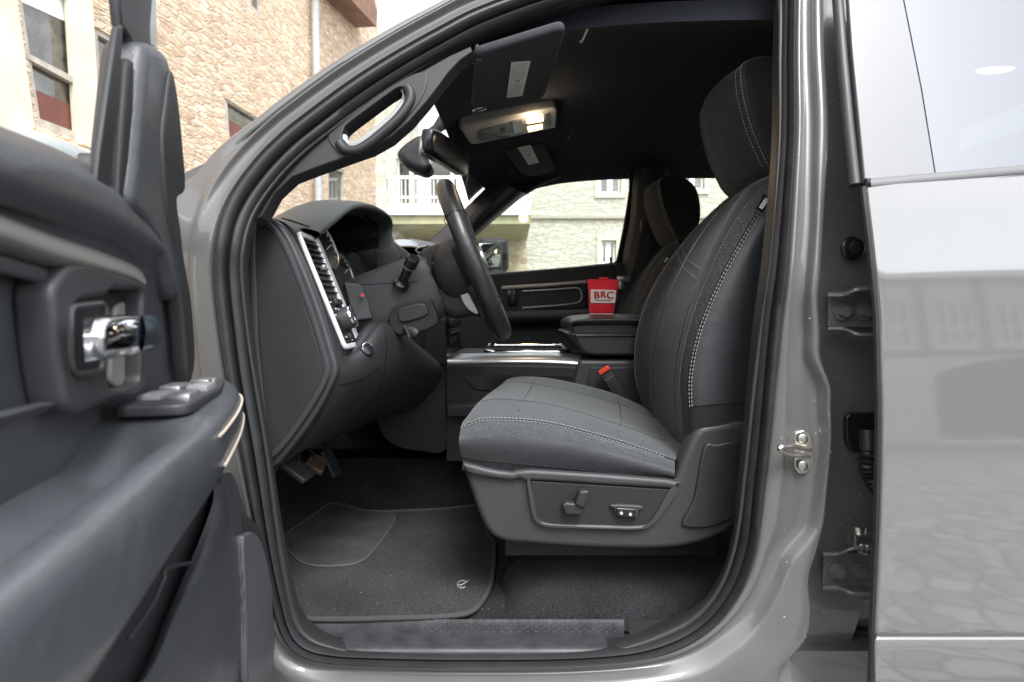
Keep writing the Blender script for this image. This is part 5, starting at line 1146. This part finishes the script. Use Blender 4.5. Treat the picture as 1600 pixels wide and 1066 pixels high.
# window area : gloss pillar cover, glass, belt moulding
def RG(px, py, o=0): return RP(px, py, V((0, .958 + o, CAMZ + .215)), V((0, -1, .30)).normalized())
gn_ = V((0, -1, .30)).normalized()
MB().plate(rnd([RG(1352, 286), RG(1332, 80), RG(1322, -60), RG(1404, -60), RG(1412, 0), RG(1440, 140), RG(1462, 275)], .004), gn_, .012, .002).build('pillar_applique', applique, rdo, weld=False)
MB().plate([RG(1463, 275, .002), RG(1441, 140, .002), RG(1413, 0, .002), RG(1405, -60, .002), RG(2300, -60, .002), RG(2300, 190, .002)], gn_, .005).build('door_glass', gl_rear, rdo, weld=False)
MB().tube([RG(1304, -60, .012), RG(1316, 90, .012), RG(1326, 200, .012), RG(1336, 290, .012)], .009, 10).build('window_frame_seal', plast_l, rdo)
bmq = [RG(1353, 284), RG(1600, 262), RG(2300, 200)]
bmm = MB(); b_rows = []
for dz, dy in ((.004, -.002), (.001, -.010), (-.008, -.014), (-.015, -.011), (-.018, .004)): b_rows.append([p + V((0, dy, dz)) for p in bmq])
bmm.loft(b_rows, 1, 3); bmm.build('belt_moulding', mat('dull moulding', (.12, .122, .125), .5), rdo)
MB().bevbox(bmq[0] + V((-.002, -.004, -.005)), (.004, .008, .009), .002).build('moulding_end', smooth_b, rdo)
MB().loft([[bmq[0] + V((0, .002, -.004)), bmq[1] + V((0, .002, -.004)), bmq[2] + V((0, .002, -.004))], [RD(1354, 300), RD(1600, 274), RD(2300, 216)]], 2, 2).build('belt_flange', paint_lit, rdo)
# inside face of rear door and rear interior dark filler
MB().box2((.72, 1.10, CAMZ - .6), (1.85, 1.12, CAMZ + .2)).build('door_card', plast_d, rdo)
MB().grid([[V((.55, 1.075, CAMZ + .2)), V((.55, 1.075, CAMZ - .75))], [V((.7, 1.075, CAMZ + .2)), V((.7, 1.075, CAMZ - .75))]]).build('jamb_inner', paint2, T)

# ---- jamb hardware
def hinge(cx, cy, up_):
    q = MB(); y0 = 1.036
    q.plate(rnd(PL([(cx - 34, cy - 26), (cx + 40, cy - 26), (cx + 40, cy + 24), (cx - 36, cy + 24)], y0), .004), (0, -1, 0), .006, .001)
    for s_ in (-1, 1):
        q.loft([PL([(cx - 36, cy + s_ * 27, y0 - .004), (cx - 14, cy + s_ * 27, y0 - .006), (cx - 2, cy + s_ * 31, y0 - .006), (cx + 12, cy + s_ * 36, y0 - .004), (cx + 44, cy + s_ * 36, y0)], 0), PL([(cx - 36, cy + s_ * 24, y0 - .030), (cx - 14, cy + s_ * 24, y0 - .034), (cx - 2, cy + s_ * 28, y0 - .05), (cx + 12, cy + s_ * 33, y0 - .06), (cx + 44, cy + s_ * 33, y0 - .06)], 0)], 3, 1, th=.005, thdir=(0, 0, -s_))
    o = q.build('door_hinge', pillarsteel, T)
    for dx in (-14, 20):
        b_ = P(cx + dx, cy, y0 - .002); MB().cyl(b_, b_ + V((0, -.003, 0)), .0165, n=18).tube([b_ + V((0, -.003, 0)), b_ + V((0, -.014, 0))], .0105, 6).build('hinge_bolt', pillarsteel, o)
hinge(1330, 487, 1); hinge(1322, 892, 1)
MB().cyl(P(1342, 822, 1.0), P(1342, 836, 1.0), .012, n=14).bevbox(P(1348, 842, .99), (.022, .012, .010), .004).tube([P(1350 + 8 * math.cos(t), 846 + t * 1.6, .985 + .008 * math.sin(t)) for t in [q * .5 for q in range(24)]], .003, 6).build('check_strap', steel, T)
gr_ = P(1332, 388, 1.040); gro = MB(); gro.tube([gr_, gr_ + V((0, -.004, 0)), gr_ + V((0, -.007, 0))], [.022, .021, .016], 24).build('grommet', smooth_b, T)
MB().tube([gr_ + V((0, -.007, 0)), gr_ + V((0, -.011, 0))], [.011, .009], 20).build('grommet_plug', rubber, T)
# cable boot
cb = MB().plate(rnd(PL([(1322, 652), (1330, 645), (1375, 645), (1375, 712), (1334, 708), (1323, 694)], 1.034), .008), (0, -1, 0), .012, .003).build('cable_boot', smooth_b, T, weld=False)
pth = spl(PL([(1356, 672, .99), (1357, 700, .985), (1356, 725, .985), (1362, 745, .985), (1376, 766, .985)], 0), 10)
MB().tube(pth, [.014 if i < 12 else .013 + .004 * math.sin(i * 1.9) for i in range(len(pth))], 14).build('bellows', rubber, cb)
# striker
skc = P(1252, 708, .995)
stp = MB().plate(rnd(PL([(1243, 676), (1256, 672), (1268, 680), (1272, 700), (1272, 722), (1262, 740), (1250, 742), (1242, 732), (1240, 700)], 1.0), .004), (0, -1, 0), .006, .002, (), 2).build('striker', steel, T, weld=False)
MB().tube(spl(PL([(1266, 703, .992), (1250, 700, .980), (1234, 697, .962), (1218, 700, .950), (1230, 709, .962), (1250, 712, .980), (1264, 713, .992)], 0), 5), .0045, 10, flat=1.0).build('striker_loop', steel, stp)
for py in (686, 728):
    b_ = P(1254, py, .994); MB().cyl(b_, b_ + V((0, -.004, 0)), .009, n=18, bev=.0015).tube([b_ + V((0, -.004, 0)), b_ + V((0, -.0045, 0))], .004, 6).build('striker_screw', steel, stp)

# ================================================================ LOOSE THINGS
# floor mat
zm = zf + .012
mo_ = [(404, 800), (412, 772), (440, 758), (478, 754), (500, 764), (540, 788), (577, 799), (640, 798), (700, 795), (748, 790), (752, 800), (762, 835), (772, 848), (771, 880), (766, 912), (754, 938), (736, 956), (700, 963), (620, 966), (500, 968), (462, 962), (430, 940), (412, 880)]
mpts = spl([PZ(a_, b_, zm) for a_, b_ in mo_], 3, True)
fmat = thing('floor_mat', tuple(sum(mpts, V()) / len(mpts)), 'black carpet floor mat lying in the driver footwell', 'floor mat')
MB().plate(mpts, (0, 0, 1), .008, .002).build('pile', matm, fmat, weld=False)
MB().tube(mpts, .0055, 8, closed=True).build('edge_binding', mat('binding', (.036, .036, .038), .8, grain=-900, gs=.6, speck=.3, specs=600), fmat)
hpq = rnd([PZ(a_, b_, zm + .0015) for a_, b_ in [(519, 784), (535, 790), (577, 799), (616, 801), (618, 812), (600, 840), (572, 874), (548, 884), (500, 886), (470, 880), (440, 850), (442, 838)]], .03)
hp_ = MB().plate(hpq, (0, 0, 1), .004, .001).build('heel_pad', matm2, fmat, weld=False)
MB().tube([p + V((0, 0, .0005)) for p in hpq], .0026, 5, closed=True).build('pad_stitching', mat('pad thread', (.065, .064, .062), .8), hp_)
# woven oval emblem
ec_ = PZ(722, 913, zm + .002); em = MB(); em.tube([ec_ + V((math.cos(t) * .010, math.sin(t) * .017, 0)) for t in [math.pi * (.25 + q * .09) for q in range(18)]], .0013, 6); em.tube([ec_ + V((-.008, -.004, 0)), ec_ + V((.003, .001, 0)), ec_ + V((.012, .016, 0))], .0013, 6); em.tube([ec_ + V((-.003, -.010, 0)), ec_ + V((.004, .008, 0))], .0011, 6)
em.build('emblem', mat('grey embroidery', (.25, .25, .26), .8), fmat)
# red pouch
pc = P(942, 488, 1.80); pc.z = CAMZ - .030 + .016 + .004
pw, ph = .050, .108
pouch = thing('pouch', tuple(pc), 'small red felt pouch standing on the console armrest lid', 'pouch')
pb = MB(); sec = []
for t, w0, d0, sx in ((0, .036, .016, -.004), (.06, .038, .020, -.004), (.3, .040, .021, -.003), (.6, .044, .016, -.001), (.85, .048, .007, 0), (1.0, .050, .003, 0)):
    zz_ = pc.z + ph * t; sec.append([V((pc.x + sx + w0 * math.copysign(abs(math.cos(a_)) ** .5, math.cos(a_)), pc.y + d0 * math.sin(a_), zz_ - (.004 if math.cos(a_) > .7 else 0) * t)) for a_ in [2 * math.pi * q / 24 for q in range(24)]])
pb.loft(sec, 1, 3, cu=True); pb.add(sec[0], [tuple(range(24))]); pb.build('bag', red, pouch, ang=60)
MB().tube([p + V((0, 0, 0)) for p in sec[0][10:24]], .0022, 6).build('hem', white, pouch)
MB().bevbox((pc.x + .002, pc.y - .001, pc.z + ph + .001), (.014, .003, .005), .002).build('loop', red, pouch)
LBt = V((-.004, 0, 0)); ly = pc.y - .0245
lbl = MB(); lbq = rnd([V((pc.x - .041, ly, pc.z + .034)), V((pc.x + .034, ly, pc.z + .034)), V((pc.x + .036, ly + .004, pc.z + .074)), V((pc.x - .042, ly + .004, pc.z + .076))], .004)
lbn = V((0, -1, .1)).normalized(); lbl.plate(lbq, lbn, .003, .0008); lbo = lbl.build('label', white, pouch, weld=False)
lt = MB(); 
for ch_, dx, dz, sz in (('B', -.0235, .057, .027), ('R', -.0035, .0595, .024), ('C', .0175, .057, .027)): [lt.text(ch_, (pc.x + dx + e_ * .0007, ly - .0002 - abs(e_) * .0002 - (e_ > 0) * .0001, pc.z + dz + e_ * .0003), (1, 0, 0), (0, .1, 1), sz * 1.12, .0006, .0003) for e_ in (-1.7, -.85, 0, .8, 1.6)]
lt.box((pc.x - .003, ly - .0006, pc.z + .0415), (.026, .0004, .0012)); lt.build('lettering', redink, lbo)

# grit and lint on the carpet
gt = MB()
for i in range(70):
    p = PZ(random.uniform(440, 1120), random.uniform(800, 965), zf + .004)
    on_mat = p.x < -.03; p.z = CAMZ + zm + .001 if on_mat else p.z
    if p.y > 1.75: continue
    gt.ell(p, (random.uniform(.0006, .0016), random.uniform(.0006, .0014), .0007), None, 5, 3)
g_ = gt.build('grit', mat('pale grit', (.2, .19, .18), .9)); tag(g_, 'pale grit and lint scattered over the carpet and mat', 'grit', kind='stuff')
